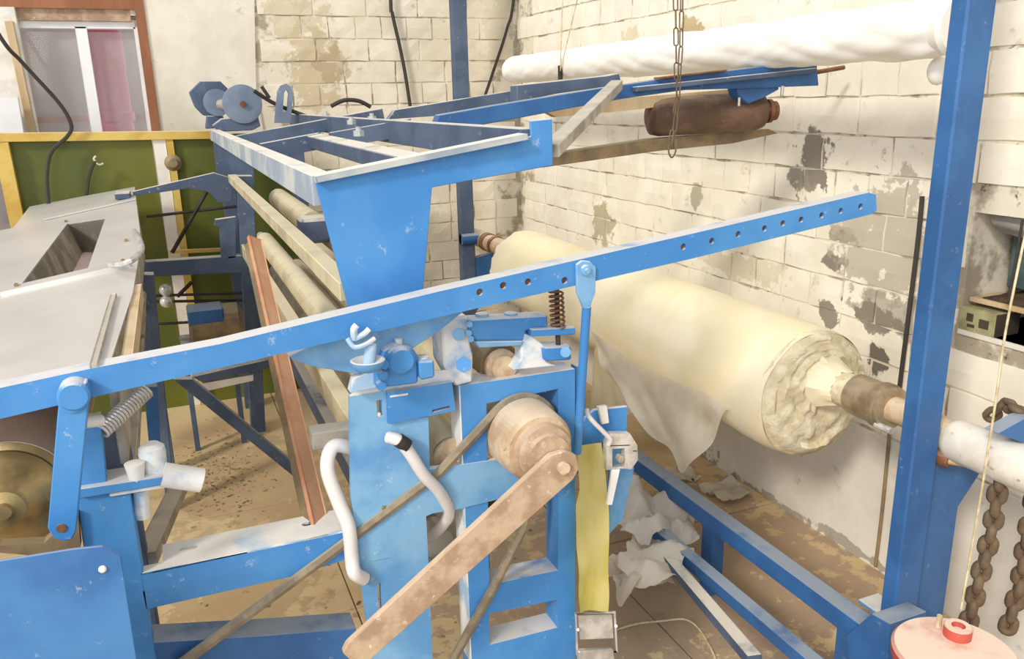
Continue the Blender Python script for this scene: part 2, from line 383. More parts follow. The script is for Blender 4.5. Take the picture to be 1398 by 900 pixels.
# outside, seen through the panes
ow = MB().box((-1.4, D+1.3, 1.3), (3.2, .08, 2.8), bev=0).build('wall_outside', 'outside'); tag(ow, kind='structure')
MB().beam((-2.9, D+1.24, P(80, 163, y=D+1.24).z), (.1, D+1.24, P(80, 163, y=D+1.24).z), .03, .03).build('trim', 'brown_wood', ow)
rb = thing('barrel', 'red barrel standing outside, seen through the right window pane', 'barrel', (P(143, 100, y=D+.5).x, D+.5, 0))
bc = LOC[rb]; zb = P(142, 160, y=D+.45).z
MB().lathe((bc.x, bc.y, 0), (0, 0, 1), [(0, .10), (zb-.03, .10), (zb-.02, .11), (zb+.02, .11), (zb+.03, .10), (zb+.62, .10), (zb+.63, .095)]).build('barrel_body', 'red_barrel', rb)
MB().box((bc.x, bc.y, -.03), (.4, .4, .06), bev=0).build('stand_block', 'outside', rb)

# ================================================================ GREEN PARTITION
yp = 3.88
gp = thing('green_partition', 'low green panel partition with yellow top rail before the window', 'partition', (-.3, yp, 0))
a, b = P(-30, 188, y=yp), P(287, 184, y=yp)
MB().beam(a, b, .05, .035).build('top_rail', 'yellow_paint', gp)
MB().beam(P(2, 195, y=yp-.01), Vector((P(30, 300, y=yp-.01).x, yp-.01, 0)), .05, .05, (0, 1, 0)).build('post', 'yellow_paint', gp)
zt2 = a.z-.02
for (x0, x1) in ((P(14, 240, y=yp).x, P(214, 240, y=yp).x), (P(238, 240, y=yp).x, P(292, 240, y=yp).x+.35)):
    MB().box(((x0+x1)/2, yp+.015, zt2/2), (x1-x0, .012, zt2), bev=0).build('green_panel', 'green_panel', gp)
MB().beam(Vector((P(222, 230, y=yp).x, yp, 0)), Vector((P(222, 230, y=yp).x, yp, zt2)), .05, .02, (0, 1, 0)).build('post', 'white_paint', gp, 'white strip between the green panels')
MB().beam(Vector((P(236, 230, y=yp).x, yp+.0, 0)), Vector((P(236, 230, y=yp).x, yp+.0, zt2)), .03, .03, (0, 1, 0)).build('post', 'yellow_paint', gp)
for xx, yy, zz in ((240, 345, 0),):
    MB().beam(P(232, 344, y=yp-.05), P(326, 340, y=yp-.05), .02, .012).build('rail', 'yellow_paint', gp, 'thin yellow rail')
lm = MB().lathe(P(236, 222, y=yp-.06), (0, -1, 0), [(0, .034), (.03, .034), (.04, .02), (.06, .018)], 20).build('junction_box', 'roller_dirty'); tag(lm, 'small round rusty fitting fixed to the partition post', 'fitting')
c1 = MB().tube(bez([P(-120, -160, y=3.7), P(-6, 40, y=3.7), P(30, 85, y=3.75), P(80, 140, y=3.8), P(97, 170, y=3.82), P(92, 186, y=3.83), P(70, 208, y=3.82), P(64, 240, y=3.8), P(66, 275, y=3.78), P(68, 320, y=3.78)]), .0075, 6).build('cable', 'cable')
tag(c1, 'black cable sagging across the window and down the green panel', 'cable')
c2 = MB().tube(bez([P(118, 268, y=3.83), P(121, 245, y=3.83), P(126, 228, y=3.83), P(131, 220, y=3.83)]), .006, 6).build('wire_end', 'cable')
tag(c2, 'short stripped wire end sticking up before the green panel', 'wire')
MB().tube(bez([P(131, 221, y=3.83), P(128, 217, y=3.83), P(131, 213, y=3.83)], 4), .004, 6).build('bare_strand', 'twine', c2)
MB().tube(bez([P(131, 222, y=3.83), P(136, 225, y=3.83), P(141, 223, y=3.83)], 4), .004, 6).build('bare_strand', 'twine', c2)

# ================================================================ METAL TABLE / HOPPER
# table
tb = thing('sheet_metal_table', 'grey sheet metal table with a rectangular hopper opening beside the blue lever', 'table', (-.25, 2.2, 0))
outer = [Vector((-.80, 1.13, .926)), Vector((-.80, 3.12, .926)), TB(18, 311), TB(48, 276), TB(110, 263), TB(184, 255), TB(186, 275), TB(193, 330), TB(181, 400), TB(150, 496)]
hole = [TB(92, 305), TB(144, 297), TB(120, 366), TB(30, 387)]
for v in outer: v.y = min(v.y, 3.82)
MB().holed(outer, [hole], (0, 0, -.004)).build('table_sheet', 'steel', tb)
hl = [v+Vector((0, 0, -.16)) for v in hole]
h1 = MB()
hl2 = [hl[0]+Vector((.05, 0, 0)), hl[1], hl[2], hl[3]+Vector((.05, 0, 0))]
for k in range(4):
    h1.bm.faces.new([h1.bm.verts.new(q) for q in (hole[k]-Vector((0, 0, .004)), hole[(k+1) % 4]-Vector((0, 0, .004)), hl2[(k+1) % 4], hl2[k])])
bmesh.ops.solidify(h1.bm, geom=h1.bm.faces[:], thickness=.002)
h1.build('hopper_side', 'steel_dull', tb)
MB().beam(TB(96, 310, -.02), TB(142, 302, -.02), .01, .03).build('hopper_edge', 'blue_dull_shaded', tb)
MB().box((-.16, 2.4, .80), (.12, .5, .01)).build('hopper_tray', 'roller_dirty', tb)
MB().beam(TB(0, 402, .003), TB(178, 362, .003), .012, .003).build('seam', 'steel', tb)
MB().beam(TB(60, 300, .004), TB(186, 272, .004), .012, .004).build('seam', 'steel', tb)
MB().box(TB(168, 266, .012), (.05, .12, .02)).build('latch', 'blue_dull_shaded', tb)
MB().beam(TB(155, 404, .004), TB(128, 500, .004), .008, .006).build('strip', 'steel_dull', tb)
MB().beam(TB(189, 400, -.02), TB(176, 500, -.02), .014, .03).build('strip', 'raw_wood', tb)
xs_ = TB(186, 275).x
MB().beam((xs_-.002, 1.25, .93), (xs_-.002, 3.1, .93), .012, .18).build('side_panel', 'steel_dull', tb)
for q in ((90, 302), (22, 389), (152, 361), (168, 356), (172, 328)):
    MB().cyl(TB(*q), TB(*q, .004), .0045, n=8).build('screw', 'roller_dirty', bpy.data.objects['table_sheet'])
MB().tube(bez([TB(150, 362, .008), TB(175, 358, .03), TB(193, 342, .03), TB(190, 326, .02), TB(183, 315, .008)]), .006, 8).build('handle', 'chrome', bpy.data.objects['table_sheet'], 'thin curved bright handle')
for (x, y) in ((-.13, 3.15), (-.13, 1.35), (-.75, 3.0), (-.75, 1.4)):
    MB().box((x, y, .44), (.045, .045, .88)).build('leg', 'blue_dull_shaded', tb)
MB().beam((-.75, 1.4, .9), (-.13, 1.4, .96), .03, .04).build('crossbar', 'blue_dull_shaded', tb)
MB().beam((-.75, 3.1, .9), (-.13, 3.1, .96), .03, .04).build('crossbar', 'blue_dull_shaded', tb)
MB().beam((-.75, 1.3, .91), (-.75, 3.1, .91), .03, .04).build('crossbar', 'blue_dull_shaded', tb)
for q in ((-.03, .6),):
    MB().beam(P(243, 668, y=1.9), P(198, 765, y=1.34), .035, .02).build('side_strip', 'steel_dull', tb, 'pale dusty strip')

# ================================================================ BLUE MACHINE
YF = 1.2
mc = thing('converting_machine', 'large blue steel web converting machine with rollers and open frames', 'machine', (.3, 2.0, 0))
# top frame
out = px([(430, 246), (725, 186), (724, 165), (754, 162), (755, 226), (590, 256), (574, 440), (481, 440)], y=YF)
MB().prism(out, (0, .006, 0), .001).build('front_plate', 'blue', mc)
tdir = Vector((.989, 0, .147))
def fb(a, b, w, h, name, m='blue_dull_shaded', dz=0, lab=None, dy=0):
    u = Vector((-.147, 0, 1)); o = u*(dz-h/2)+Yv*dy
    MB().beam(FR(*a)+o, FR(*b)+o, w, h, u).build(name, m, mc, lab)
xl = .208
def zf(x): return 1.247+(x-.195)*.147
def A(x, z, y0, y1, w, h, name, m, lab=None): return MB().beam((x, y0, z-h/2), (x, y1, z-h/2), w, h).build(name, m, mc, lab)
A(xl, zf(xl), YF+.006, 3.75, .034, .045, 'side_beam', 'blue_dusty')
A(.535, 1.303, YF+.006, 3.72, .03, .055, 'side_beam', 'blue_dull_shaded')
fb((432, 243), (722, 184), .036, .006, 'flange', 'blue_dusty', dy=.024)
fb((566, 213), (428, 184), .036, .03, 'frame_bar')
fb((355, 197), (436, 182), .04, .036, 'frame_bar')
fb((322, 185), (520, 148), .035, .04, 'frame_bar')
fb((450, 182), (560, 163), .03, .035, 'frame_bar')
fb((284, 172), (400, 151), .05, .03, 'frame_bar')
for q in ((445, 160), (480, 170), (490, 186), (508, 165)):
    c = FR(*q); MB().cyl(c, c+Vector((0, 0, .012)), .012, n=6).cyl(c, c+Vector((0, 0, .02)), .006, n=10).build('bolt', 'blue_dusty', mc)
# long top-frame arms running to the right wall
r2a = FR(632, 152); ya = r2a.y
r1a = FR(560, 148); yb = r1a.y
ya = min(ya, 1.76); yb = min(yb, 2.3)
a = P(600, 160, y=ya); b = P(1118, 86, y=ya)
MB().prism(px([(600, 157), (680, 143), (827, 119), (937, 103), (1115, 82), (1118, 117), (1010, 121), (935, 123), (850, 135), (783, 147), (726, 158), (640, 174), (590, 184)], y=ya), (0, .035, 0), .0015).build('arm', 'blue_dark_shaded', mc, 'dark blue long arm ending in a screw')
MB().beam(P(866, 122, y=ya-.012), P(1112, 96, y=ya-.012), .02, .012).build('arm_ledge', 'blue_dull_shaded', mc)
MB().beam(P(895, 107, y=ya-.008), P(990, 96, y=ya-.008), .02, .005).build('arm_ledge', 'rust', mc)
MB().cyl(P(1112, 99, y=ya+.02), P(1152, 92, y=ya+.02), .006, n=10).build('screw_rod', 'rust', mc)
MB().prism(px([(540, 150), (705, 123), (705, 141), (600, 158), (530, 163)], y=yb), (0, .03, 0), .001).build('arm', 'blue_dull_shaded', mc)
MB().prism(px([(706, 116), (830, 103), (845, 100), (849, 113), (835, 117), (760, 128), (706, 139)], y=yb-.2), (0, .05, 0), .002).build('arm_box', 'blue_dull_shaded', mc)
MB().beam(P(752, 206, y=YF+.02), P(842, 116, y=ya-.03), .028, .022).build('diagonal_brace', 'steel_dull', mc, 'dusty diagonal brace')
# underside bar
yq = ya+.1
MB().prism(px([(740, 212), (890, 190), (1050, 176), (1062, 182), (1000, 196), (900, 206), (740, 229)], y=yq), (0, .04, 0), .001).build('lower_arm', 'roller_dirty', mc, 'brown lower arm')
MB().prism(px([(745, 152), (845, 135), (1000, 122), (1000, 128), (930, 142), (850, 152), (760, 160)], y=yq), (0, .03, 0)).build('web_board', 'raw_wood', mc)

# far end bearings, pulleys
pl = thing('pulley_drive', 'dusty blue twin pulley drive on the far end of the top frame', 'pulley', FR(320, 172))
ypu = FR(320, 172).y
def ph(cx, cy, rad, y0, th): 
    c = P(cx, cy, y=y0); return c
c = P(285, 134, y=ypu+.1)
hexp = px([(258, 126), (274, 110), (300, 110), (312, 122), (306, 158), (278, 158), (266, 146)], y=ypu+.12)
MB().prism(hexp, (0, .05, 0), .004).build('guard', 'blue_dull_shaded', pl, 'dark blue many-sided guard plate')
MB().cyl(P(296, 140, y=ypu+.1), P(296, 140, y=ypu+.1)-Yv*.03, .055, n=28).build('disc', 'blue_grey', pl)
MB().cyl(P(300, 143, y=ypu+.08), P(330, 143, y=ypu-.0), .022, n=16).build('shaft', 'steel_dull', pl)
c = P(331, 142, y=ypu-.02)
MB().lathe(c+Yv*.04, (0, -1, 0), [(0, .07), (.012, .078), (.02, .066), (.03, .078), (.05, .078), (.055, .06)], 32).build('disc', 'blue_grey', pl)
MB().cyl(c, c-Yv*.03, .012, n=12).build('hub_bolt', 'rust', bpy.data.objects['disc.001'])
MB().prism(px([(303, 162), (352, 158), (356, 172), (345, 178), (300, 180), (290, 172)], y=ypu-.02), (0, .08, 0), .003).build('pillow_block', 'blue_dull_shaded', pl)
MB().prism(px([(283, 158), (304, 158), (312, 174), (281, 176)], y=ypu+.08), (0, .08, 0), .003).build('pillow_block', 'blue_dull_shaded', pl)
sb = P(390, 165, y=ypu-.3).z
ys_ = ypu-.25
oz = px([(375, 168), (379, 125), (383, 117), (390, 114), (397, 118), (400, 127), (397, 168)], y=ys_)
hz = px([(386, 153), (388, 127), (391, 122), (394, 127), (392, 153)], y=ys_)
o = MB().holed(oz, [hz], (0, .02, 0)).build('slotted_bracket', 'blue_grey', mc, 'upright slotted bracket')
o = MB().tube(bez([P(347, 124, y=ys_+.02), P(372, 140, y=ys_+.04), P(400, 152, y=ys_+.03), P(422, 160, y=ys_)]), .008, 8).tube(bez([P(357, 118, y=ys_+.03), P(368, 134, y=ys_+.03)]), .007, 8).build('cable', 'cable')
tag(o, 'black cable lying over the slotted bracket on the top frame', 'cable')
o = MB().tube(bez([P(452, 145, y=3.7), P(470, 137, y=3.7), P(490, 138, y=3.7), P(506, 146, y=3.7)]), .009, 8).build('cable', 'cable')
tag(o, 'black cable loop arching above the far frame bar', 'cable')

# A-direction members under the top frame
A(.236, 1.085, YF+.02, 3.4, .030, .03, 'rail', 'roller', 'dusty cream rail')
def AR(q0, q1, x, r, name, m, lab=None):
    p0 = P(*q0, x=x); p1 = P(*q1, x=x); zc = (p0.z+p1.z)/2
    MB().cyl((x, p0.y, zc), (x, p1.y, zc), r, n=20).build(name, m, mc, lab); return p0, p1
print('rollerA', P(362, 332, x=.31), P(440, 425, x=.31))
MB().cyl((.31, 1.25, .853), (.31, 3.15, .853), .033, n=24).build('roller', 'roller', mc)
MB().cyl((.31, 3.15, .853), (.31, 3.3, .853), .015, n=24).build('roller_shaft', 'steel_dull', mc)
p = P(400, 285, x=.40); print('rollB', p)
MB().cyl((.42, 2.7, p.z-.02), (.42, p.y+.55, p.z-.02), .04, n=24).build('roller', 'roller', mc)
MB().box((.42, 2.66, p.z-.03), (.10, .1, .08), bev=.01).build('bearing', 'blue_dull_shaded', mc)
MB().beam((.25, 1.3, .80), (.25, 3.3, .80), .03, .05).build('rail', 'roller', mc)
MB().beam((.29, 1.3, .62), (.29, 3.3, .62), .05, .05).build('rail', 'blue_dull_shaded', mc)
MB().cyl((.36, 1.35, .70), (.36, 3.3, .70), .035, n=24).build('roller', 'steel_dull', mc)
MB().cyl((.45, 1.25, .70), (.45, 3.4, .70), .03, n=24).build('roller', 'roller', mc)
MB().beam((.42, 1.9, P(600, 385, y=2.2).z), (.42, 3.3, P(600, 385, y=2.2).z), .04, .04).build('rail', 'blue_dusty', mc)
# far end frame
yf = 3.4
def fz(q0, q1, w, m='blue_dull_shaded', th=.05, name='far_beam', y=yf): MB().prism(px([q0[0], q0[1], q1[1], q1[0]], y=y), (0, th, 0), .002).build(name, m, mc)
MB().prism(px([(180, 262), (292, 236), (318, 244), (316, 275), (298, 277), (285, 262), (258, 257), (184, 268)], y=yf), (0, .03, 0), .001).build('gusset', 'blue_dull_shaded', mc)
fz(((195, 358), (340, 348)), ((197, 378), (342, 372)), .02)
MB().prism([P(322, 240, y=yf), P(345, 240, y=yf), Vector((P(345, 430, y=yf).x, yf, 0)), Vector((P(325, 430, y=yf).x, yf, 0))], (0, .06, 0), .002).build('upright', 'blue_dull_shaded', mc)
MB().prism([P(196, 375, y=yf-.6), P(210, 375, y=yf-.6), Vector((P(214, 520, y=yf-.6).x, yf-.6, 0)), Vector((P(200, 520, y=yf-.6).x, yf-.6, 0))], (0, .05, 0), .002).build('upright', 'blue_dull_shaded', mc)
MB().prism(px([(294, 300), (322, 296), (322, 352), (302, 354), (300, 310), (292, 308)], y=yf), (0, .03, 0), .001).build('gusset', 'blue_dull_shaded', mc)
MB().prism(px([(292, 195), (345, 222), (348, 252), (320, 246), (296, 236)], y=3.6), (0, .04, 0), .001).build('end_plate', 'blue_dull_shaded', mc)
MB().prism([P(296, 188, y=3.72), P(330, 200, y=3.72), Vector((P(330, 300, y=3.72).x, 3.72, 0)), Vector((P(305, 300, y=3.72).x, 3.72, 0))], (0, .04, 0), .001).build('upright', 'blue_dull_shaded', mc)
MB().prism([Vector((.5, 3.66, 1.24)), Vector((.56, 3.66, 1.24)), Vector((.56, 3.66, 0)), Vector((.5, 3.66, 0))], (0, .05, 0), .001).build('upright', 'blue_dull_shaded', mc)
for (q0, q1, r) in (((282, 262), (235, 345), .008), ((262, 385), (242, 405), .008), ((200, 296), (330, 281), .006), ((200, 404), (345, 400), .006), ((205, 412), (345, 410), .006), ((205, 443), (260, 440), .006)):
    MB().cyl(P(*q0, y=3.6), P(*q1, y=3.6), r, n=8).build('tie_rod', 'black', mc)
for q in ((226, 396), (227, 412)):
    MB().sphere(P(*q, y=3.5), .025).build('knob', 'chrome', mc)
mt = thing('electric_motor', 'blue electric motor standing on the floor below the far cross beam', 'motor', (P(282, 450, y=3.3).x, 3.3, 0))
ml = LOC[mt]
MB().lathe(P(258, 448, y=3.3), (1, 0, -.05), [(0, .05), (.01, .085), (.18, .09), (.2, .06)], 24).build('motor_body', 'roller_dirty', mt)
MB().box(P(280, 428, y=3.28), (.13, .12, .06), bev=.006).build('terminal_box', 'blue_dark_shaded', mt)
zm = P(282, 462, y=3.3).z
MB().box((ml.x, 3.3, zm), (.2, .14, .015)).build('motor_base', 'blue_dull_shaded', mt)
for dx in (-.09, .09): MB().box((ml.x+dx, 3.32, zm/2), (.02, .02, zm)).build('leg', 'blue_dull_shaded', mt)

# middle posts / braces
MB().prism(px([(236, 518), (262, 518), (404, 636), (400, 650)], y=2.3), (0, .03, 0), .001).build('brace', 'blue_dull_shaded', mc, 'diagonal brace seen under the lever')
MB().prism(px([(196, 528), (215, 528), (219, 604), (203, 604)], y=2.0), (0, .03, 0), .001).build('brace', 'blue_dark_shaded', mc)
q_ = P(172, 600, z=.74)
MB().beam((q_.x, 1.26, .725), (q_.x, 3.0, .725), .04, .03).build('rail', 'steel_dull', mc)
MB().prism(px([(276, 524), (346, 512), (346, 520), (278, 535)], y=2.7), (0, .02, 0), .001).build('crossbar', 'white_paint', mc)
MB().prism(px([(262, 515), (380, 488), (380, 500), (276, 522)], y=2.7), (0, .05, 0), .001).build('crossbar', 'blue_dull_shaded', mc)

# ---- left front upright with spindle
MB().prism(px([(103, 575), (137, 568), (146, 664), (106, 668)], y=YF), (0, .02, 0), .001).build('upright', 'blue', mc)
L1 = [P(104, 674, y=YF), P(176, 662, y=YF), P(196, 785, y=YF), P(208, 872, y=YF)]
L1 += [Vector((L1[-1].x, YF, .35)), Vector((L1[0].x-.02, YF, .35))]
MB().prism(L1, (0, .03, 0), .0015).build('upright', 'blue', mc)
MB().beam((L1[-1].x+.04, YF+.02, 0), (L1[-1].x+.04, YF+.02, .36), .06, .04, (0, 1, 0)).build('foot', 'blue', mc)
MB().prism(px([(104, 668), (225, 650), (228, 662), (106, 682)], y=YF-.01), (0, .055, 0), .0015).build('bracket_plate', 'blue', mc)
MB().prism(px([(190, 784), (400, 741), (470, 723), (470, 765), (400, 787), (200, 832)], y=YF), (0, .005, 0), .0).build('lower_beam', 'blue', mc)
fp = [P(192, 783, y=YF), P(470, 724, y=YF)]
q0, q1 = fp[0], fp[1]
dz = Vector((0, .075, 0))
sl1 = [q0*(.0)+q0.lerp(q1, .22)+Yv*.045]
def slot(a_, b_, t0, t1, y0, y1, n=6):
    c0 = a_.lerp(b_, t0); c1 = a_.lerp(b_, t1); out = []
    ym = (y0+y1)/2; r = (y1-y0)/2; d = (b_-a_).normalized()
    for k in range(n+1): an = PI/2+PI*k/n; out.append(c0+d*r*math.cos(an)+Yv*(ym+r*math.sin(an)))
    for k in range(n+1): an = -PI/2+PI*k/n; out.append(c1+d*r*math.cos(an)+Yv*(ym+r*math.sin(an)))
    return out
MB().holed([q0, q1, q1+dz, q0.lerp(q1, .1)+dz, q0.lerp(q1, .1)+Yv*.02, q0+Yv*.02], [slot(q0, q1, .2, .25, .04, .052), slot(q0, q1, .82, .845, .04, .052)], (0, 0, -.004)).build('beam_flange', 'chalky', mc, 'dusty top flange with slots')
MB().prism(px([(200, 878), (360, 868), (486, 858), (486, 862), (500, 930), (210, 930)], y=YF+.01), (0, .05, 0), .001).build('lower_beam', 'blue_dark_shaded', mc)
# spindle on bracket
sp = P(214, 650, y=YF+.03)
s_ = thing('clamp_spindle', 'chalky blue clamp spindle with round cross handle on the left upright', 'clamp', P(212, 664, y=YF+.02))
MB().lathe(P(214, 660, y=YF+.02), (0, 0, 1), [(0, .017), (.03, .018), (.05, .019), (.058, .018), (.064, .011)], 20).build('spindle_head', 'chalky', s_)
MB().cyl(P(222, 648, y=YF), P(276, 656, y=YF), .018, n=16).build('handle', 'chalky', s_)
MB().lathe(P(187, 655, y=YF), (0, 0, 1), [(0, .010), (.02, .013), (.026, .014), (.028, .009)], 16).build('cup', 'chalky', s_)
MB().cyl(P(194, 706, y=YF+.02), P(192, 668, y=YF+.02), .012, n=14).build('stem', 'chalky', s_)
MB().beam(P(150, 664, y=YF+.02), P(226, 652, y=YF+.02), .05, .012).build('base_plate', 'chalky', s_)
sn = MB().tube(helix(P(137, 590, y=YF), P(200, 533, y=YF+.06), .011, 17), .0022, 6)
o = sn.build('coil_spring', 'chrome'); tag(o, 'long grey coil spring stretched diagonally below the lever, left side', 'spring', None)

# ---- slotted front upright
o_ = px([(477, 541), (529, 533), (530, 577), (584, 568), (586, 640), (713, 622), (716, 672), (626, 694), (590, 700), (581, 704), (586, 800), (590, 905)], y=YF)
o_ += [Vector((o_[-1].x, YF, .3)), Vector((P(505, 905, y=YF).x, YF, .3)), P(505, 905, y=YF), P(502, 861, y=YF), P(479, 680, y=YF)]
h_ = [px([(513, 546), (521, 545), (522, 567), (515, 569)], y=YF), px([(514, 796), (519, 795), (521, 836), (517, 838)], y=YF)]
for v in o_+h_[0]+h_[1]: v.y -= .003
MB().holed(o_, h_, (0, .012, 0)).build('front_upright', 'blue_pale', mc, 'pale worn blue slotted upright')
MB().beam((o_[13].x+.03, YF+.01, 0), (o_[13].x+.03, YF+.01, .31), .08, .05, (0, 1, 0)).build('foot', 'blue', mc)
MB().prism(px([(477, 541), (505, 515), (545, 509), (617, 505), (619, 522), (529, 534)], y=YF), (0, .003, 0)).build('back_lip', 'chalky', mc)
MB().holed(px([(529, 536), (617, 522), (622, 561), (530, 579)], y=YF-.012), [px([(590, 560), (614, 554), (614, 558), (590, 564)], y=YF-.012)], (0, .06, 0)).build('cross_box', 'blue', mc)
MB().box(P(545, 540, y=YF-.013), (.03, .003, .004)).build('weld', 'chalky', mc)
for q in ((494, 634), (517, 566), (600, 682), (527, 753), (524, 712), (528, 690)):
    c = P(*q, y=YF-.001); MB().sphere(c, .004, (1, .5, 1), 8).build('paint_drip', 'white_paint', mc)
MB().box(P(524, 695, y=YF-.003), (.006, .008, .012)).build('pin', 'brass', mc)
MB().beam(P(497, 768, y=YF-.0015), P(534, 761, y=YF-.0015), .003, .004).build('weld', 'white_paint', mc)
# ---- ladder frame on the right
yl = YF
Lo = px([(628, 527), (785, 504), (785, 905)], y=yl); Lo += [Vector((Lo[-1].x, yl, .12)), Vector((P(644, 905, y=yl).x, yl, .12)), P(644, 905, y=yl)]
hs = [px([(664, 551), (762, 531), (762, 779), (668, 799)], y=yl), px([(668, 838), (761, 819), (761, 857), (668, 881)], y=yl)]
MB().holed(Lo, hs, (0, .05, 0)).build('ladder_frame', 'blue', mc)
MB().box(((Lo[2].x+P(644, 905, y=yl).x)/2, yl+.025, .06), (.2, .09, .12)).build('foot', 'blue_dark_shaded', mc)
q0 = P(628, 527, y=yl); q1 = P(644, 905, y=yl)
MB().prism([q0+Vector((-.002, 0, 0)), q1+Vector((-.002, 0, 0)), q1+Vector((-.002, .05, 0)), q0+Vector((-.002, .05, 0))], (.002, 0, 0)).build('side_strip', 'chalky', mc)

# ---- bearings on the front, centre group
g = px([(393, 487), (424, 500), (487, 511), (560, 478), (596, 455), (640, 420), (440, 465)], y=1.165)
MB().prism(g, (0, .03, 0), .001).build('gusset', 'blue_pale', mc)
c = P(546, 489, y=1.14)
bb = MB().prism(px([(524, 478), (540, 470), (562, 474), (571, 486), (571, 524), (514, 531), (514, 505)], y=1.15), (0, .05, 0), .003).build('bearing_block', 'blue', mc)
MB().lathe(P(546, 491, y=1.15), (0, -1, 0), [(0, .023), (.008, .022), (.012, .018)], 28).build('bearing_cap', 'blue', bb)
MB().prism(px([(572, 494), (593, 492), (594, 516), (574, 520)], y=1.14), (0, .04, 0), .003).build('bearing_block', 'blue', mc)
MB().cyl(P(578, 495, y=1.16), P(578, 487, y=1.16), .009, n=12).build('bolt', 'chalky', mc)
MB().cyl(P(544, 470, y=1.16), P(544, 462, y=1.16), .006, n=8).build('bolt', 'chalky', mc)
for q in ((522, 512), (520, 526), (524, 497)):
    c = P(*q, y=1.145); MB().cyl(c+Yv*.006, c-Yv*.006, .0075, n=6).build('bolt', 'blue', mc)
hw = thing('hand_wheel', 'small cup shaped chalky hand wheel with a wing nut beneath the lever', 'valve', P(503, 500, y=1.11))
MB().lathe(P(503, 507, y=1.11), (0, 0, 1), [(0, .010), (.004, .019), (.012, .024), (.017, .025), (.018, .022), (.013, .010)], 24).build('cup', 'blue_pale', hw)
MB().cyl(P(503, 500, y=1.11), P(506, 470, y=1.11), .0085, n=14).build('stem', 'chalky', hw)
MB().tube(bez([P(474, 462, y=1.105), P(484, 474, y=1.10), P(500, 470, y=1.10), P(511, 462, y=1.105)]), .0035, 8).build('wing', 'chalky', hw)
MB().tube(bez([P(484, 463, y=1.105), P(483, 450, y=1.10), P(487, 444, y=1.10)]), .005, 8).build('wing', 'chalky', hw)
MB().tube(bez([P(484, 463, y=1.105), P(497, 456, y=1.10), P(504, 449, y=1.10)]), .004, 8).build('wing', 'chalky', hw)
MB().prism(px([(478, 537), (482, 518), (512, 504), (514, 530)], y=1.17), (0, .02, 0), .001).build('bracket', 'chalky', mc)
# right group
y2 = 1.19
MB().prism(px([(641, 436), (748, 430), (748, 447), (718, 452), (716, 466), (650, 466), (641, 455)], y=y2), (0, .03, 0), .003).build('clamp_arm', 'blue', mc)
MB().prism(px([(650, 467), (714, 466), (712, 472), (654, 475)], y=y2-.004), (0, .035, 0), .001).build('clamp_lip', 'blue_pale', mc)
MB().prism(px([(603, 437), (640, 432), (642, 470), (646, 486), (645, 522), (622, 528), (606, 500)], y=y2+.01), (0, .06, 0), .003).build('bracket', 'chalky', mc)
MB().cyl(P(633, 498, y=y2-.012), P(633, 498, y=y2+.02), .0135, n=4+2).build('bolt', 'blue', mc)
MB().cyl(P(626, 457, y=y2-.006), P(626, 457, y=y2+.02), .010, n=12).build('bolt', 'blue_pale', mc)
for q in ((641, 443), (640, 455), (643, 463)):
    MB().cyl(P(*q, y=y2-.006), P(*q, y=y2), .0055, n=6).build('bolt', 'blue_pale', mc)
for q in ((658, 428), (697, 427)):
    MB().cyl(P(*q, y=y2+.015), P(q[0], q[1]+6, y=y2+.015), .011, n=12).build('bolt', 'blue_pale', mc)
MB().prism(px([(726, 450), (786, 447), (786, 457), (726, 460)], y=y2-.01), (0, .035, 0), .0015).build('spring_plate', 'blue', mc)
MB().prism(px([(716, 456), (728, 460), (744, 472), (746, 494), (760, 500), (700, 506), (712, 490), (712, 470)], y=y2), (0, .03, 0), .002).build('bracket', 'chalky', mc)
MB().prism(px([(742, 474), (780, 472), (781, 492), (744, 494)], y=y2-.01), (0, .035, 0), .003).build('nut_block', 'blue', mc)
MB().cyl(P(772, 481, y=y2-.02), P(772, 481, y=y2), .009, n=12).build('bolt', 'blue_pale', mc)
MB().cyl(P(762, 474, y=y2), P(760, 395, y=y2), .0045, n=8).build('spring_rod', 'black', mc)
MB().cyl(P(683, 497, y=y2+.05), (P(683, 497, y=y2+.05).x, 2.9, P(683, 497, y=y2+.05).z), .036, n=28).build('roller', 'roller_dirty', mc)
cz = P(683, 499, y=y2+.045)
MB().lathe(cz, (0, -1, 0), [(0, .03), (.01, .03), (.012, .022), (.02, .022), (.022, .012)], 28).build('roller_end', 'core', mc)
o = MB().tube(helix(P(762, 447, y=y2), P(759, 396, y=y2), .0115, 8), .0019, 6).build('coil_spring', 'rust'); tag(o, 'short upright coil spring on a rod under the lever', 'spring')
# roller behind, left pulley
cz = P(614, 620, y=1.26)
MB().lathe(cz, (0, -1, 0), [(0, .018), (.012, .032), (.02, .034), (.024, .041), (.032, .041), (.034, .034)], 28).build('pulley', 'core', mc)
MB().cyl(cz, (cz.x, 2.9, cz.z), .032, n=24).build('roller', 'roller', mc)
MB().cyl(P(700, 700, y=1.27), (P(700, 700, y=1.27).x, 2.9, P(700, 700, y=1.27).z), .034, n=20).build('roller', 'rust', mc)
MB().beam((.44, 1.26, .52), (.44, 3.3, .52), .05, .05).build('rail', 'blue_dull_shaded', mc)

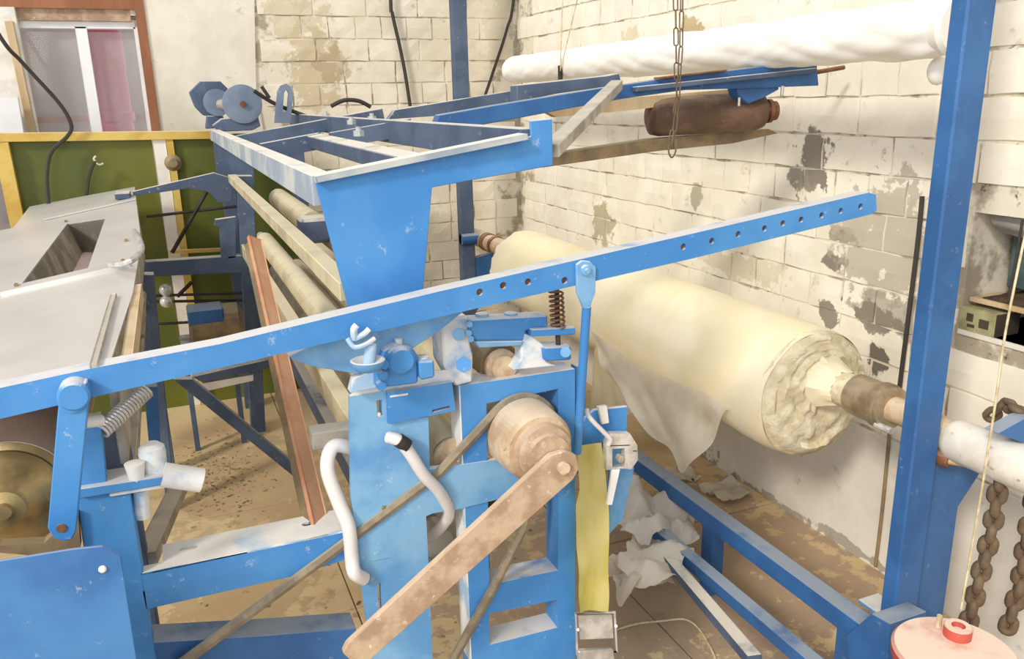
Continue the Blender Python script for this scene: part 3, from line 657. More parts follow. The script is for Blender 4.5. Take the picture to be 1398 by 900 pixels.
# main drive roller with wooden-looking hub
c0 = P(705, 577, y=1.26); c1 = P(742, 617, y=1.06)
ax = P(743, 618, y=1.10)
def axp(y): return Vector((ax.x, y, ax.z))
hub = thing('drive_hub', 'round rusty drive hub with stepped discs in front of the ladder frame', 'hub', axp(1.1))
MB().lathe(axp(1.27), (0, -1, 0), [(0, .048), (.05, .048), (.055, .062), (.064, .064), (.07, .056), (.078, .056), (.085, .064), (.145, .061), (.155, .055)], 48).build('hub_disc', 'core', hub)
MB().lathe(axp(1.115), (0, -1, 0), [(0, .047), (.02, .046), (.026, .037), (.035, .036)], 40).build('hub_face', 'rust_bar', hub)
MB().cyl(axp(1.27), axp(3.2), .04, n=28).build('drive_roller', 'roller', hub)
for k in range(4):
    an = k*PI/2+.4; c = axp(1.085)+Vector((.024*math.cos(an), 0, .024*math.sin(an)))
    MB().cyl(c+Yv*.01, c-Yv*.006, .0055, n=6).build('bolt', 'core', bpy.data.objects['hub_face'])
# crank bar
yc = 1.065
cb = px([(752, 622), (772, 616), (787, 622), (791, 640), (783, 655), (505, 902), (492, 914), (468, 892), (474, 880)], y=yc)
o = MB().prism(cb, (0, .012, 0), .0015).build('crank_bar', 'rust_bar'); tag(o, 'rusty flat crank bar slanting down from the drive hub', 'bar')
c = P(768, 638, y=yc); MB().cyl(c+Yv*.012, c-Yv*.008, .010, n=20).build('pivot_pin', 'core', o)
# belt round the drive hub
yb_ = 1.195
bpts = [P(240, 912, y=yb_)]+[P(450, 757, y=yb_), P(600, 645, y=yb_)]
cc = Vector((ax.x, yb_, ax.z)); rr = .062
ang0 = math.radians(128)
arc = [cc+Vector((rr*math.cos(a_), 0, rr*math.sin(a_))) for a_ in [math.radians(t) for t in range(130, -61, -10)]]
bl = bpts+arc+[P(716, 720, y=yb_), P(675, 800, y=yb_), P(612, 912, y=yb_)]
o = MB().tube(bl, .0088, 6, up=(0, 1, 0), flat=.8).build('drive_belt', 'belt'); tag(o, 'long brown drive belt looped round the rusty hub', 'belt')

# white hoses
o = MB().tube(bez([P(482, 612, y=1.23), P(455, 610, y=1.22), P(447, 640, y=1.21), P(462, 685, y=1.2), P(476, 720, y=1.19), P(480, 760, y=1.19), P(484, 782, y=1.18), P(497, 790, y=1.19)]), .0115, 12).build('plastic_hose', 'pvc')
tag(o, 'thick white plastic hose bulging left of the slotted upright', 'hose')
o = MB().tube(bez([P(530, 597, y=1.19), P(545, 602, y=1.175), P(560, 620, y=1.175), P(578, 648, y=1.175), P(600, 672, y=1.185), P(613, 700, y=1.21), P(600, 722, y=1.25), P(585, 735, y=1.3)]), [.010]*57, 12).build('plastic_hose', 'pvc')
tag(o, 'white bent hose hanging between slotted upright and drive hub', 'hose')
c = P(549, 604, y=1.174); MB().cyl(c-Vector((.006, 0, -.005)), c+Vector((.008, 0, -.008)), .0115, n=14).build('hose_band', 'black', o)
MB().beam(P(424, 598, y=1.3), P(482, 590, y=1.3), .04, .03).build('shelf_bar', 'steel_dull', mc)
MB().cyl(P(598, 742, y=1.3), P(598, 742, y=1.3)+Yv*.05, .03, n=20).build('tube_end', 'steel_dull', mc)
MB().beam(P(580, 772, y=1.3), P(626, 758, y=1.3), .04, .012).build('shelf_bar', 'chalky', mc)

# ================================================================ LEVER
yv = 1.12
lv = thing('lever_arm', 'long bright blue perforated lever bar rising across the whole machine', 'lever', P(600, 420, y=yv))
lo = px([(-150, 562), (126, 503), (300, 470), (600, 398), (950, 318), (1186, 263), (1196, 266), (1197, 288), (1188, 293), (950, 352), (600, 433), (350, 491), (129, 542), (-150, 607)], y=yv)
hq = [(655, 399), (687, 390), (721, 385), (771, 383), (933, 337), (972, 329), (1008, 320), (1044, 312), (1069, 305), (1094, 300), (1122, 294), (1148, 288), (1175, 282)]
MB().holed(lo, [circ(P(*q, y=yv), .0055, 12) for q in hq], (0, .034, 0)).build('lever_bar', 'blue', lv)
for q in hq:
    c = P(*q, y=yv+.006); MB().cyl(c, c+Yv*.004, .0060, n=12).build('hole_plug', 'rust', lv, 'rusty hole')
for q in ((164, 533), (335, 400), (780, 400)):
    pass
c = P(798, 368, y=yv-.004)
o = MB().prism(px([(787, 362), (795, 356), (806, 357), (814, 365), (813, 400), (805, 422), (797, 422), (788, 400)], y=yv-.006), (0, .006, 0), .001).build('drop_link', 'blue_pale', lv, 'tapered drop link')
MB().lathe(P(799, 369, y=yv-.006), (0, -1, 0), [(0, .009), (.005, .008), (.006, .004), (.01, .004)], 12).build('bolt', 'blue_pale', o)
MB().cyl(P(801, 418, y=yv+.0), P(788, 618, y=yv+.05), .0075, n=12).build('pull_rod', 'blue', lv)
# pivot collar and hanging link on the left
MB().prism(px([(79, 560), (84, 530), (119, 522), (120, 560), (104, 725), (98, 737), (86, 740), (73, 735), (65, 722)], y=yv-.02), (0, .02, 0), .0015).build('hanging_link', 'blue', lv)
c = P(101, 540, y=yv-.02); MB().lathe(c+Yv*.055, (0, -1, 0), [(0, .019), (.06, .019), (.063, .016)], 28).build('pivot_boss', 'blue', lv)
hl_ = bpy.data.objects['hanging_link']; c = P(98, 546, y=yv-.02); MB().lathe(c, (0, -1, 0), [(0, .017), (.004, .016), (.006, .006)], 24).build('pivot_cap', 'blue', hl_)
c = P(84, 721, y=yv-.02); MB().lathe(c, (0, -1, 0), [(0, .006), (.002, .006), (.0022, .003)], 12).build('pin_hole', 'rust', hl_)
MB().cyl(P(110, 578, y=yv+.01), P(138, 574, y=yv+.03), .008, n=12).build('pin', 'chalky', lv)

# cover plate (bottom left)
cp = thing('cover_plate', 'large dark blue cover plate with clipped corner at the lower left', 'panel', P(90, 830, y=1.03))
o = px([(-220, 800), (0, 766), (100, 750), (140, 746), (165, 760), (171, 800), (187, 905)], y=1.03); o += [Vector((o[-1].x, 1.03, .32)), Vector((o[0].x, 1.03, .32))]
MB().prism(o, (0, .004, 0), .0008).build('plate', 'blue_cover', cp)
MB().sphere(P(140, 777, y=1.03), .005, n=10).build('bolt', 'tape', bpy.data.objects['plate'])
MB().box((o[0].x+.05, 1.05, .2), (.03, .03, .4)).build('leg', 'blue_dark_shaded', cp); MB().box((o[-2].x-.03, 1.05, .2), (.03, .03, .4)).build('leg', 'blue_dark_shaded', cp)
# left winding roll
ax2 = P(0, 712, y=1.16)
lr = thing('winding_roll', 'pinkish paper winding roll with brass end at the left edge', 'roll', (ax2.x, 1.16, ax2.z))
MB().lathe((ax2.x, 2.9, ax2.z), (0, -1, 0), [(0, .081), (1.66, .081), (1.662, .07)], 48).build('paper_body', 'pink_paper', lr)
MB().lathe((ax2.x, 1.25, ax2.z), (0, -1, 0), [(0, .080), (.012, .080), (.016, .071), (.02, .070), (.028, .060), (.036, .046), (.04, .044), (.048, .030), (.056, .026), (.06, .012), (.066, .010)], 40).build('end_flange', 'brass', lr)
MB().prism(px([(0, 755), (0, 745), (60, 742), (106, 700), (110, 748), (60, 760)], y=1.19), (0, .02, 0)).build('bearing_seat', 'roller_dirty', lr)

# rusty angle bar leaning
o = MB().beam(P(347, 326, y=1.85), P(437, 718, y=1.245), .030, .006, (.35, -1, 0)); 
ob = o.build('angle_iron', 'orange_steel'); tag(ob, 'rust orange angle iron leaning behind the lever', 'bar')
MB().beam(P(339, 331, y=1.86), P(422, 716, y=1.255), .005, .022, (.35, -1, 0)).build('angle_flange', 'roller_dirty', ob)

# ================================================================ ROLL STAND, POSTS
st = thing('roll_stand', 'blue roll stand rail with two posts along the brick wall', 'stand', (1.3, 2.4, 0))
xpost = 1.34
pb = P(1190, 838, x=xpost).z
print('post base z', pb)
y0p = xpost/1.21
MB().box((xpost+.036, y0p+.019, (pb+2.4)/2), (.072, .038, 2.4-pb), bev=.004).build('post', 'blue_dark_shaded', st, 'near post')
xf_ = xpost; y_f = 3.92
MB().box((xf_+.036, y_f, 1.2), (.072, .05, 2.4), bev=.003).build('post', 'blue_dull_shaded', st, 'far post')  # shade on this post comes from its duller base colour
g = px([(1262, 597), (1342, 640), (1308, 692), (1287, 842), (1222, 868), (1232, 640)], y=y0p+.02)
MB().prism(g, (0, .008, 0), .001).build('gusset', 'blue_dark_shaded', st)
MB().box(P(1190, 829, x=xpost)+Vector((.02, .0, 0)), (.06, .06, .01)).build('foot_plate', 'blue_pale', st)
xr = 1.25
zr = 1.35-.88*xr
MB().beam((xr+.02, 1.05, zr-.025), (xr+.02, 3.9, zr-.025), .045, .05).build('rail', 'blue_dark_shaded', st)
MB().prism([P(1155, 868, x=xr-.02), P(1190, 838, x=xr-.02), P(1215, 852, x=xr-.02), P(1212, 905, x=xr-.02), P(1160, 905, x=xr-.02)], (.1, 0, 0), .001).build('gusset', 'blue_dark_shaded', st)
for yy in (1.15, P(965, 740, x=xr).y, 3.3):
    MB().box((xr+.02, yy, (zr-.04)/2), (.04, .05, zr-.04)).build('leg', 'blue_dark_shaded', st)
xlb = 1.0
pz = P(1019, 830, x=1.15); print('lower beam', pz)
MB().beam((1.15, .95, pz.z), (1.15, 3.2, pz.z), .035, .035).build('lower_rail', 'blue_dark_shaded', st)
for yy in (1.1, 3.0): MB().box((1.15, yy, (pz.z-.01)/2), (.035, .035, pz.z-.01)).build('leg', 'blue_dark_shaded', st)
o = MB().beam(P(850, 690, z=.10), P(1030, 902, z=.22), .03, .02).build('steel_bar', 'blue_dull_shaded'); tag(o, 'loose grey blue steel bar lying against the lower rail', 'bar')
MB().cyl((1.465, 3.9, .66), (1.34, 3.9, .66), .03, n=14).build('bracket', 'blue_dark_shaded', st)
MB().prism(px([(640, 355), (674, 345), (668, 400), (640, 440)], y=3.9), (0, .04, 0)).build('bracket', 'blue_dark_shaded', st)

# paper roll
xr_, zs, zc, Rr = 1.46, .648, .600, .172
pr = thing('paper_roll', 'huge cream paper parent roll hanging on a shaft by the brick wall', 'roll', (xr_, 2.6, zc))
mb = MB(); bmx = mb.bm; n = 72; ny = 40; rings = []
for j in range(ny+1):
    y = 1.52+(3.36-1.52)*j/ny; rg = []
    for k in range(n):
        an = 2*PI*k/n; r = Rr+.003*noise.noise(Vector((math.cos(an)*2, y*3, math.sin(an)*2)))
        if math.sin(an) < 0: r += .012*(-math.sin(an))*noise.noise(Vector((y*4, an, 1)))
        yy = y+(.03*noise.noise(Vector((math.cos(an)*5, math.sin(an)*5, 3)))+.05*max(0, noise.noise(Vector((an*3, 0, 9)))) if j == ny else 0)
        if j == 0: r -= .006
        rg.append(bmx.verts.new((xr_+r*math.cos(an), yy, zc+r*math.sin(an))))
    rings.append(rg)
for a_, b_ in zip(rings, rings[1:]):
    for k in range(n): bmx.faces.new((a_[k], a_[(k+1) % n], b_[(k+1) % n], b_[k]))
bmx.faces.new(rings[-1]); bmesh.ops.recalc_face_normals(bmx, faces=bmx.faces[:])
mb.build('paper_layers', 'cream_paper', pr)
mb = MB(); bmx = mb.bm; rings = []; nr = 15
for i in range(nr+1):
    r0 = .05+(Rr-.003-.05)*i/nr; rg = []
    for k in range(n):
        an = 2*PI*k/n; y = 1.50+.012*noise.noise(Vector((r0*60, math.cos(an)*1.5, math.sin(an)*1.5)))+.01*noise.noise(Vector((math.cos(an)*6*r0*8, math.sin(an)*6*r0*8, 4)))+(.035*(i/nr-.8)/.2 if i/nr > .8 else 0)-.02*(1-i/nr)
        cx_ = zs+(zc-zs)*i/nr
        rg.append(bmx.verts.new((xr_+r0*math.cos(an), y, cx_+r0*math.sin(an))))
    rings.append(rg)
for a_, b_ in zip(rings, rings[1:]):
    for k in range(n): bmx.faces.new((a_[k], a_[(k+1) % n], b_[(k+1) % n], b_[k]))
bmesh.ops.recalc_face_normals(bmx, faces=bmx.faces[:])
mb.build('roll_end', 'paper_edge', pr, 'frayed layered end')
# crumpled bright collar around the core
mb = MB(); rings = []
for i in range(5):
    rg = []
    for k in range(24):
        an = 2*PI*k/24; r = .043+.009*i+.010*noise.noise(Vector((k*.8, i, 2))); rg.append(mb.bm.verts.new((xr_+r*math.cos(an), 1.42+.025*i+.02*noise.noise(Vector((k*.9, i*.7, 7))), zs+r*math.sin(an))))
    rings.append(rg)
for a_, b_ in zip(rings, rings[1:]):
    for k in range(24): mb.bm.faces.new((a_[k], a_[(k+1) % 24], b_[(k+1) % 24], b_[k]))
mb.build('torn_collar', 'cream_paper', pr, 'crumpled torn paper around the core', ang=.4)
# hanging torn sheet
def sheet(name, top, bot, nu, nv, m, wav=.02, seed=0, parent=None, lab=None):
    mb = MB(); g = []
    T = bez(top, 6); B = bez(bot, 6)
    def samp(Lst, t):
        f = t*(len(Lst)-1); i = min(int(f), len(Lst)-2); return Lst[i].lerp(Lst[i+1], f-i)
    for i in range(nu+1):
        col = []
        for j in range(nv+1):
            p = samp(T, i/nu).lerp(samp(B, i/nu), j/nv)
            w_ = wav*(j/nv)*noise.noise(Vector((i/nu*6, j/nv*1.5, seed)))*2
            col.append(mb.bm.verts.new(p+Vector((w_, w_*.3, 0))))
        g.append(col)
    for i in range(nu):
        for j in range(nv): mb.bm.faces.new((g[i][j], g[i+1][j], g[i+1][j+1], g[i][j+1]))
    bmesh.ops.solidify(mb.bm, geom=mb.bm.faces[:], thickness=.0012)
    return mb.build(name, m, parent, lab, ang=1.2)
xs2 = 1.275
sheet('torn_sheet', [P(806, 450, x=1.29), P(860, 490, x=1.29), P(920, 520, x=1.29), P(990, 545, x=1.30)],
      [P(822, 505, x=xs2), P(855, 545, x=xs2), P(888, 590, x=xs2), P(912, 612, x=xs2), P(932, 645, x=xs2), P(950, 628, x=xs2), P(972, 605, x=xs2), P(985, 565, x=xs2), P(1000, 560, x=1.3)], 40, 16, 'grey_paper', .022, 3, pr, 'torn hanging sheet')
sheet('torn_sheet', [P(812, 470, x=1.33), P(840, 500, x=1.33), P(870, 520, x=1.33)], [P(806, 560, x=1.31), P(840, 570, x=1.31), P(872, 560, x=1.31)], 16, 10, 'cream_paper', .02, 8, pr)
# shaft, collars
sh = thing('roll_shaft', 'steel shaft with collars carrying the paper roll past the near post', 'shaft', (xr_, 1.3, zs))
MB().cyl((xr_, 4.05, zs), (xr_, 1.15, zs), .030, n=28).build('shaft_core', 'core', sh)
MB().cyl((xr_, 3.3, zs), (xr_, 4.08, zs), .042, n=24).build('cardboard_core', 'core', sh)
MB().cyl((xr_, 1.52, zs), (xr_, 1.38, zs), .043, n=28).build('cardboard_core', 'paper_edge', sh)
MB().lathe((xr_, 1.385, zs), (0, -1, 0), [(0, .046), (.003, .05), (.075, .05), (.078, .054), (.095, .054), (.098, .05), (.11, .05), (.113, .04)], 40).build('steel_collar', 'steel_warm', sh)
MB().cyl((xr_-.035, 1.285, zs-.035), (xr_-.035, 1.24, zs-.035), .008, n=10).build('set_screw', 'chrome', sh)
MB().cyl((xr_, 3.85, zs), (xr_, 3.80, zs), .047, n=24).build('core_band', 'rust', sh); MB().cyl((xr_, 3.73, zs), (xr_, 3.70, zs), .047, n=24).build('core_band', 'rust', sh)
pe = P(1285, 580, x=xr_)
MB().cyl((xr_, 1.2, zs-.01), (xr_, 1.08, zs-.01), .036, n=24).build('rusty_sleeve', 'rust_bar', sh)
wp_ = thing('white_pipe', 'chalky white steel pipe continuing the shaft right of the near post', 'pipe', (xr_, .95, zs))
MB().lathe((xr_, 1.13, zs-.01), (0, -1, 0), [(0, .03), (.02, .043), (.03, .045), (.5, .045)], 32).build('pipe_body', 'pipe_white', wp_)
rg_ = thing('shaft_latch', 'rusty round latch bolt under the white pipe', 'bolt', P(1285, 630, y=y0p))
c = P(1288, 628, y=y0p)
MB().lathe(c+Yv*.02, (.3, -1, 0), [(0, .017), (.02, .018), (.03, .016)], 20).build('latch_body', 'rust', rg_)
MB().cyl(c, c+Vector((.025, -.03, 0)), .008, n=12).build('latch_pin', 'core', rg_)
br = MB().prism(px([(1362, 592), (1398, 572), (1440, 560), (1440, 600), (1398, 605)], y=.97), (0, .03, 0), .001).build('bracket_arm', 'blue_dark_shaded'); tag(br, 'dusty blue bracket arm above the white pipe at the right edge', 'bracket')

# white wrapped roll overhead
xw, zw, rwr = 1.46, 1.465, .0575
wrl = thing('wrapped_roll', 'long white plastic wrapped roll hanging above the blue arms', 'roll', (xw, 2.3, zw))
mb = MB(); rings = []; n = 48
for j in range(181):
    y = 3.52-(3.52-1.235)*j/180; rg = []
    ed = min(1, (j+.6)/6)
    for k in range(n):
        an = 2*PI*k/n
        wv = abs(math.sin(an*3+y*16+2.5*noise.noise(Vector((y*2, 0, 0)))))*.0038*min(1, max(.25, (3.1-y)*1.2))-.002+.0045*noise.noise(Vector((math.cos(an-y*6)*2.2, y*3.5, math.sin(an-y*6)*2.2)))
        r = rwr*math.sqrt(ed)*(1 if j < 177 else 1-.04*(j-176))+wv*(1 if j > 4 else .3)
        rg.append(mb.bm.verts.new((xw+r*math.cos(an), y, zw+r*math.sin(an))))
    rings.append(rg)
for a_, b_ in zip(rings, rings[1:]):
    for k in range(n): mb.bm.faces.new((a_[k], a_[(k+1) % n], b_[(k+1) % n], b_[k]))
mb.bm.faces.new(rings[0][::-1]); mb.bm.faces.new(rings[-1]); bmesh.ops.recalc_face_normals(mb.bm, faces=mb.bm.faces[:])
mb.build('plastic_wrap', 'wrap', wrl, ang=1.5)
MB().box(P(765, 99, x=xw-.055), (.012, .02, .05)).build('clip', 'black', wrl)
MB().lathe((xw, 1.25, zw), (0, -1, 0), [(0, .052), (.02, .056), (.03, .05)], 24).build('wrap_end', 'wrap', wrl)
for q, lb in (((788, 0), 'right one of two thin wires holding up the far end of the white roll'), ((768, 0), 'left one of two thin wires holding up the far end of the white roll')):
    o = MB().cyl(P(765, 97, x=xw-.06)+(P(*q, x=xw-.06)-P(765, 97, x=xw-.06))*3, P(765, 97, x=xw-.06), .0018, n=6).build('hanging_wire', 'twine'); tag(o, lb, 'wire', 'wires holding the white roll')
o = MB().sphere(P(1281, 97, x=1.5), .022, (1, 1, 1.3), 16).build('tape_ball', 'tape'); tag(o, 'small white knotted plastic end left of the near post', 'plastic')

# brown cylinder under the arms
ycy = ya+.08
p0 = P(884, 160, y=ycy+.05); p1 = P(1042, 152, y=ycy-.02)
bc_ = thing('brown_cylinder', 'dark brown tube with a rusty shaft stub hanging under the blue arms', 'tube', (p0+p1)/2)
d_ = (p1-p0)
rcy = (P(960, 130, y=ycy)-P(960, 184, y=ycy)).length/2*1.0
MB().lathe(p0, d_, [(0, rcy*.55), (.008, rcy*.9), (.03, rcy), (d_.length-.03, rcy), (d_.length-.005, rcy*.85), (d_.length, rcy*.5)], 36).build('tube_body', 'brown_tube', bc_)
e_ = d_.normalized()
MB().cyl(p1-e_*.03, p1+e_*.035, rcy*.5, n=20).cyl(p1+e_*.01, p1+e_*.02, rcy*.62, n=20).build('shaft_stub', 'rust', bc_)
MB().prism(px([(1005, 117), (1062, 112), (1064, 122), (1040, 135), (1022, 142), (1008, 130)], y=ycy-.07), (0, .04, 0), .002).build('hanger', 'blue_dark_shaded', bc_)
MB().box(P(1009, 139, y=ycy-.09), (.006, .006, .022)).build('bolt', 'chrome', bc_); MB().box(P(1068, 124, y=ycy-.09), (.008, .008, .025)).build('bolt', 'chrome', bc_)

# ================================================================ CHAINS
def link_mesh(L_, Wd, r, name, m):
    mb = MB(); pts = []; R_ = Wd/2-r; s2 = L_/2-r-R_
    for k in range(9): a_ = PI*k/8; pts.append(Vector((R_*math.cos(a_), 0, s2+R_*math.sin(a_))))
    for k in range(9): a_ = PI+PI*k/8; pts.append(Vector((R_*math.cos(a_), 0, -s2+R_*math.sin(a_))))
    mb.tube(pts, r, 8, closed=True, up=(0, 1, 0))
    for f in mb.bm.faces: f.smooth = True
    me = bpy.data.meshes.new(name); mb.bm.to_mesh(me); mb.bm.free(); me.materials.append(MATS[m]); return me
def chain(root, pts, L_, Wd, r, m, rz=.3, face=(-.78, -.62, .1)):
    me = link_mesh(L_, Wd, r, 'chain_link', m); step = L_-2.2*r
    ac = 0; k = 0; i = 0
    P_ = [Vector(p) for p in pts]; seg = [(b-a).length for a, b in zip(P_, P_[1:])]; tot = sum(seg); t = step/2
    while t < tot:
        s0 = 0; j = 0
        while s0+seg[j] < t: s0 += seg[j]; j += 1
        p = P_[j].lerp(P_[j+1], (t-s0)/seg[j]); d = (P_[j+1]-P_[j]).normalized()
        fv = Vector(face); fv = (fv-d*fv.dot(d)).normalized(); q = Matrix((fv.cross(d), fv, d)).transposed() @ Matrix.Rotation(rz+random.uniform(-.12, .12)+(PI/2 if k % 2 else 0), 3, 'Z')
        o = bpy.data.objects.new('chain_link', me); C.objects.link(o); o.parent = root; o.location = p-LOC[root]; o.rotation_euler = q.to_euler()
        t += step; k += 1
yt = 1.36
tc = thing('thin_chain', 'thin rusty long link chain hanging in a loop before the brown tube', 'chain', P(919, 214, y=yt))
chain(tc, [P(938, -300, y=yt), P(931, -20, y=yt), P(930, 60, y=yt), P(925, 140, y=yt), P(918, 206, y=yt)], .034, .0105, .0014, 'chain_rust')
chain(tc, [P(929, -300, y=yt+.01), P(922, -20, y=yt+.01), P(923, 60, y=yt+.01), P(924, 140, y=yt+.01), P(914, 206, y=yt+.01)], .034, .0105, .0014, 'chain_rust', 1.2)
MB().tube(bez([P(914, 196, y=yt), P(913, 208, y=yt), P(917, 215, y=yt), P(922, 208, y=yt), P(924, 190, y=yt)], 5), .0018, 6).build('end_hook', 'chain_rust', tc)
yh = 1.0
h1_ = thing('heavy_chain', 'heavy rusty chain hanging down beside the near post under the white pipe', 'chain', P(1327, 835, y=yh))
chain(h1_, [P(1368, 630, y=yh), P(1355, 720, y=yh), P(1345, 760, y=yh), P(1322, 850, y=yh)], .050, .039, .0096, 'chain_rust', 0)
h2_ = thing('heavy_chain', 'second heavy rusty chain at the right edge, cut by the frame', 'chain', P(1385, 870, y=.98))
chain(h2_, [P(1420, 640, y=.98), P(1402, 730, y=.98), P(1392, 800, y=.98), P(1372, 870, y=.98)], .050, .039, .0096, 'chain_rust', 0)
h3_ = thing('heavy_chain', 'rusty chain lying over the top of the white pipe', 'chain', P(1390, 556, y=1.02))
chain(h3_, [P(1350, 572, y=1.08), P(1368, 552, y=1.05), P(1392, 560, y=1.0), P(1430, 572, y=.98)], .046, .034, .0068, 'chain_rust', 0)
o = MB().tube(bez([P(1404, 300, y=.98), P(1385, 390, y=.97), P(1370, 470, y=.97), P(1356, 570, y=.95), P(1335, 700, y=.95), P(1312, 832, y=.94)]), .0022, 6).build('string', 'twine'); tag(o, 'white string running down in front of the pipe to the red lid', 'string')
o = MB().tube(bez([P(1396, 300, x=W-.01), P(1388, 350, x=W-.01), P(1377, 410, x=W-.01)]), .003, 6).build('cord', 'cable'); tag(o, 'thin dark cord hanging in the wall niche', 'cord')

# red lid
yr = .86
rc = P(1304, 893, y=yr)
rd = thing('red_drum', 'red painted drum with dusty pink lid and round bung, lower right corner', 'drum', (rc.x, rc.y, 0))
MB().lathe((rc.x, rc.y, 0), (0, 0, 1), [(0, .10), (rc.z-.022, .10), (rc.z-.014, .106), (rc.z, .106), (rc.z+.006, .101)], 48).build('drum_body', 'red_paint', rd)
kb = P(1306, 872, z=rc.z)
MB().lathe((kb.x, kb.y, rc.z+.004), (0, 0, 1), [(0, .024), (.022, .024), (.024, .022), (.024, .012), (.014, .011)], 28).build('bung', 'red_paint', rd)
MB().cyl((kb.x-.008, kb.y+.034, rc.z+.004), (kb.x-.008, kb.y+.034, rc.z+.03), .005, n=8).build('knot', 'twine', rd)

# ================================================================ STRAP AND RATCHET
ysr = 1.17
sr = thing('ratchet_strap', 'worn yellow webbing strap hanging beside the ladder frame', 'strap', P(810, 840, y=ysr))
mb = MB(); g = []
Ls = [(789, 610), (790, 660), (786, 700), (789, 760), (790, 800), (792, 838)]; Rs = [(823, 606), (826, 650), (831, 700), (831, 760), (830, 800), (830, 836)]
lpt = bez([P(a_, b_, y=ysr) for a_, b_ in Ls], 5); rpt = bez([P(a_, b_, y=ysr) for a_, b_ in Rs], 5)
for i, (a_, b_) in enumerate(zip(lpt, rpt)):
    row = []
    for j in range(6):
        p = a_.lerp(b_, j/5); row.append(mb.bm.verts.new(p+Vector((0, .006*math.sin(j/5*PI)+.008*noise.noise(Vector((i*.25, j*.3, 0))), 0))))
    g.append(row)
for i in range(len(g)-1):
    for j in range(5): mb.bm.faces.new((g[i][j], g[i][j+1], g[i+1][j+1], g[i+1][j]))
bmesh.ops.solidify(mb.bm, geom=mb.bm.faces[:], thickness=.003)
mb.build('webbing', 'strap', sr, ang=1.2)
MB().prism(px([(789, 842), (836, 840), (838, 872), (792, 874)], y=ysr), (0, .004, 0), .001).build('buckle_plate', 'chrome', sr)
MB().tube([P(786, 838, y=ysr), P(839, 836, y=ysr), P(842, 890, y=ysr), P(788, 893, y=ysr)], .003, 8, closed=True).build('buckle_frame', 'chrome', sr)
MB().prism(px([(790, 890), (838, 888), (842, 915), (792, 915)], y=ysr-.01), (0, .012, 0), .002).build('buckle_lever', 'chrome', sr)
for q in ((789, 860), (841, 855)): MB().cyl(P(*q, y=ysr-.006), P(*q, y=ysr+.008), .003, n=8).build('rivet', 'chrome', sr)
rt = thing('ratchet_buckle', 'silver ratchet buckle fixed right of the yellow strap', 'buckle', P(850, 640, y=ysr))
MB().holed(px([(828, 606), (833, 592), (860, 592), (870, 608), (871, 628), (862, 641), (852, 640), (846, 640), (828, 642)], y=ysr-.01), [px([(836, 613), (853, 612), (853, 637), (836, 638)], y=ysr-.01)], (0, .012, 0)).build('ratchet_body', 'chrome', rt)
MB().lathe(P(844, 624, y=ysr), (0, -1, 0), [(0, .007), (.012, .007), (.013, .004)], 8).build('ratchet_axle', 'steel_dull', bpy.data.objects['ratchet_body'])
MB().prism(px([(836, 642), (847, 641), (836, 690), (829, 690)], y=ysr-.012), (0, .006, 0), .001).build('ratchet_handle', 'upvc', rt)
for q in (((829, 609), (860, 608)), ((864, 616), (870, 616))):
    MB().beam(P(*q[0], y=ysr-.0105), P(*q[1], y=ysr-.0105), .002, .0015).build('groove', 'black', bpy.data.objects['ratchet_body'])
MB().prism(px([(789, 610), (787, 590), (800, 570), (812, 560), (857, 555), (856, 592), (828, 594), (825, 604)], y=ysr+.03), (0, .008, 0), .001).build('bracket_plate', 'blue', mc)
MB().prism(px([(829, 594), (857, 592), (866, 640), (850, 710), (832, 730), (832, 600)], y=ysr+.03), (0, .006, 0), .001).build('bracket_plate', 'blue_pale', mc)
o = MB().tube(bez([P(801, 558, y=ysr), P(802, 566, y=ysr-.004), P(811, 577, y=ysr-.008), P(824, 590, y=ysr-.01), P(833, 600, y=ysr-.012), P(830, 608, y=ysr-.01)]), .0042, 10).build('wire_hook', 'pvc'); tag(o, 'white bent wire hook above the ratchet buckle', 'hook')
MB().prism(px([(817, 556), (829, 554), (832, 578), (822, 580)], y=ysr+.02), (0, .008, 0), .001).build('tab', 'white_paint', mc)
MB().prism(px([(786, 500), (800, 500), (800, 600), (786, 604)], y=YF+.04), (0, .02, 0), .001).build('side_post', 'blue_pale', mc)

# ================================================================ WALL CABLES AND THIN TUBES
o = MB().tube(bez([P(528, -250, y=D-.03), P(533, -10, y=D-.03), P(536, 20, y=D-.03), P(545, 60, y=D-.03), P(553, 100, y=D-.03), P(560, 145, y=D-.03)]), .009, 8).build('cable', 'cable'); tag(o, 'dark cable hanging down the back wall left of the far post', 'cable')
o = MB().tube(bez([P(720, -250, y=D-.03), P(702, -10, y=D-.03), P(692, 40, y=D-.03), P(676, 90, y=D-.03), P(661, 134, y=D-.03)]), .008, 8).build('cable', 'cable'); tag(o, 'dark cable slanting down the back wall near the corner', 'cable')

o = MB().tube(bez([P(1259, 268, x=W-.012), P(1253, 330, x=W-.012), P(1238, 450, x=W-.012), P(1224, 560, x=W-.012)]), .006, 6).build('cable', 'cable'); tag(o, 'thin dark line running down the brick wall just left of the near post', 'cable')  # thin dark tube laid along a dark vertical line on the wall
o = MB().tube(bez([P(1216, 575, x=W-.012), P(1204, 700, x=W-.012), Vector((W-.012, P(1192, 800, x=W-.012).y, .01))]), .005, 6).build('conduit', 'roller_dirty'); tag(o, 'thin brownish conduit low on the wall beside the near post', 'pipe')
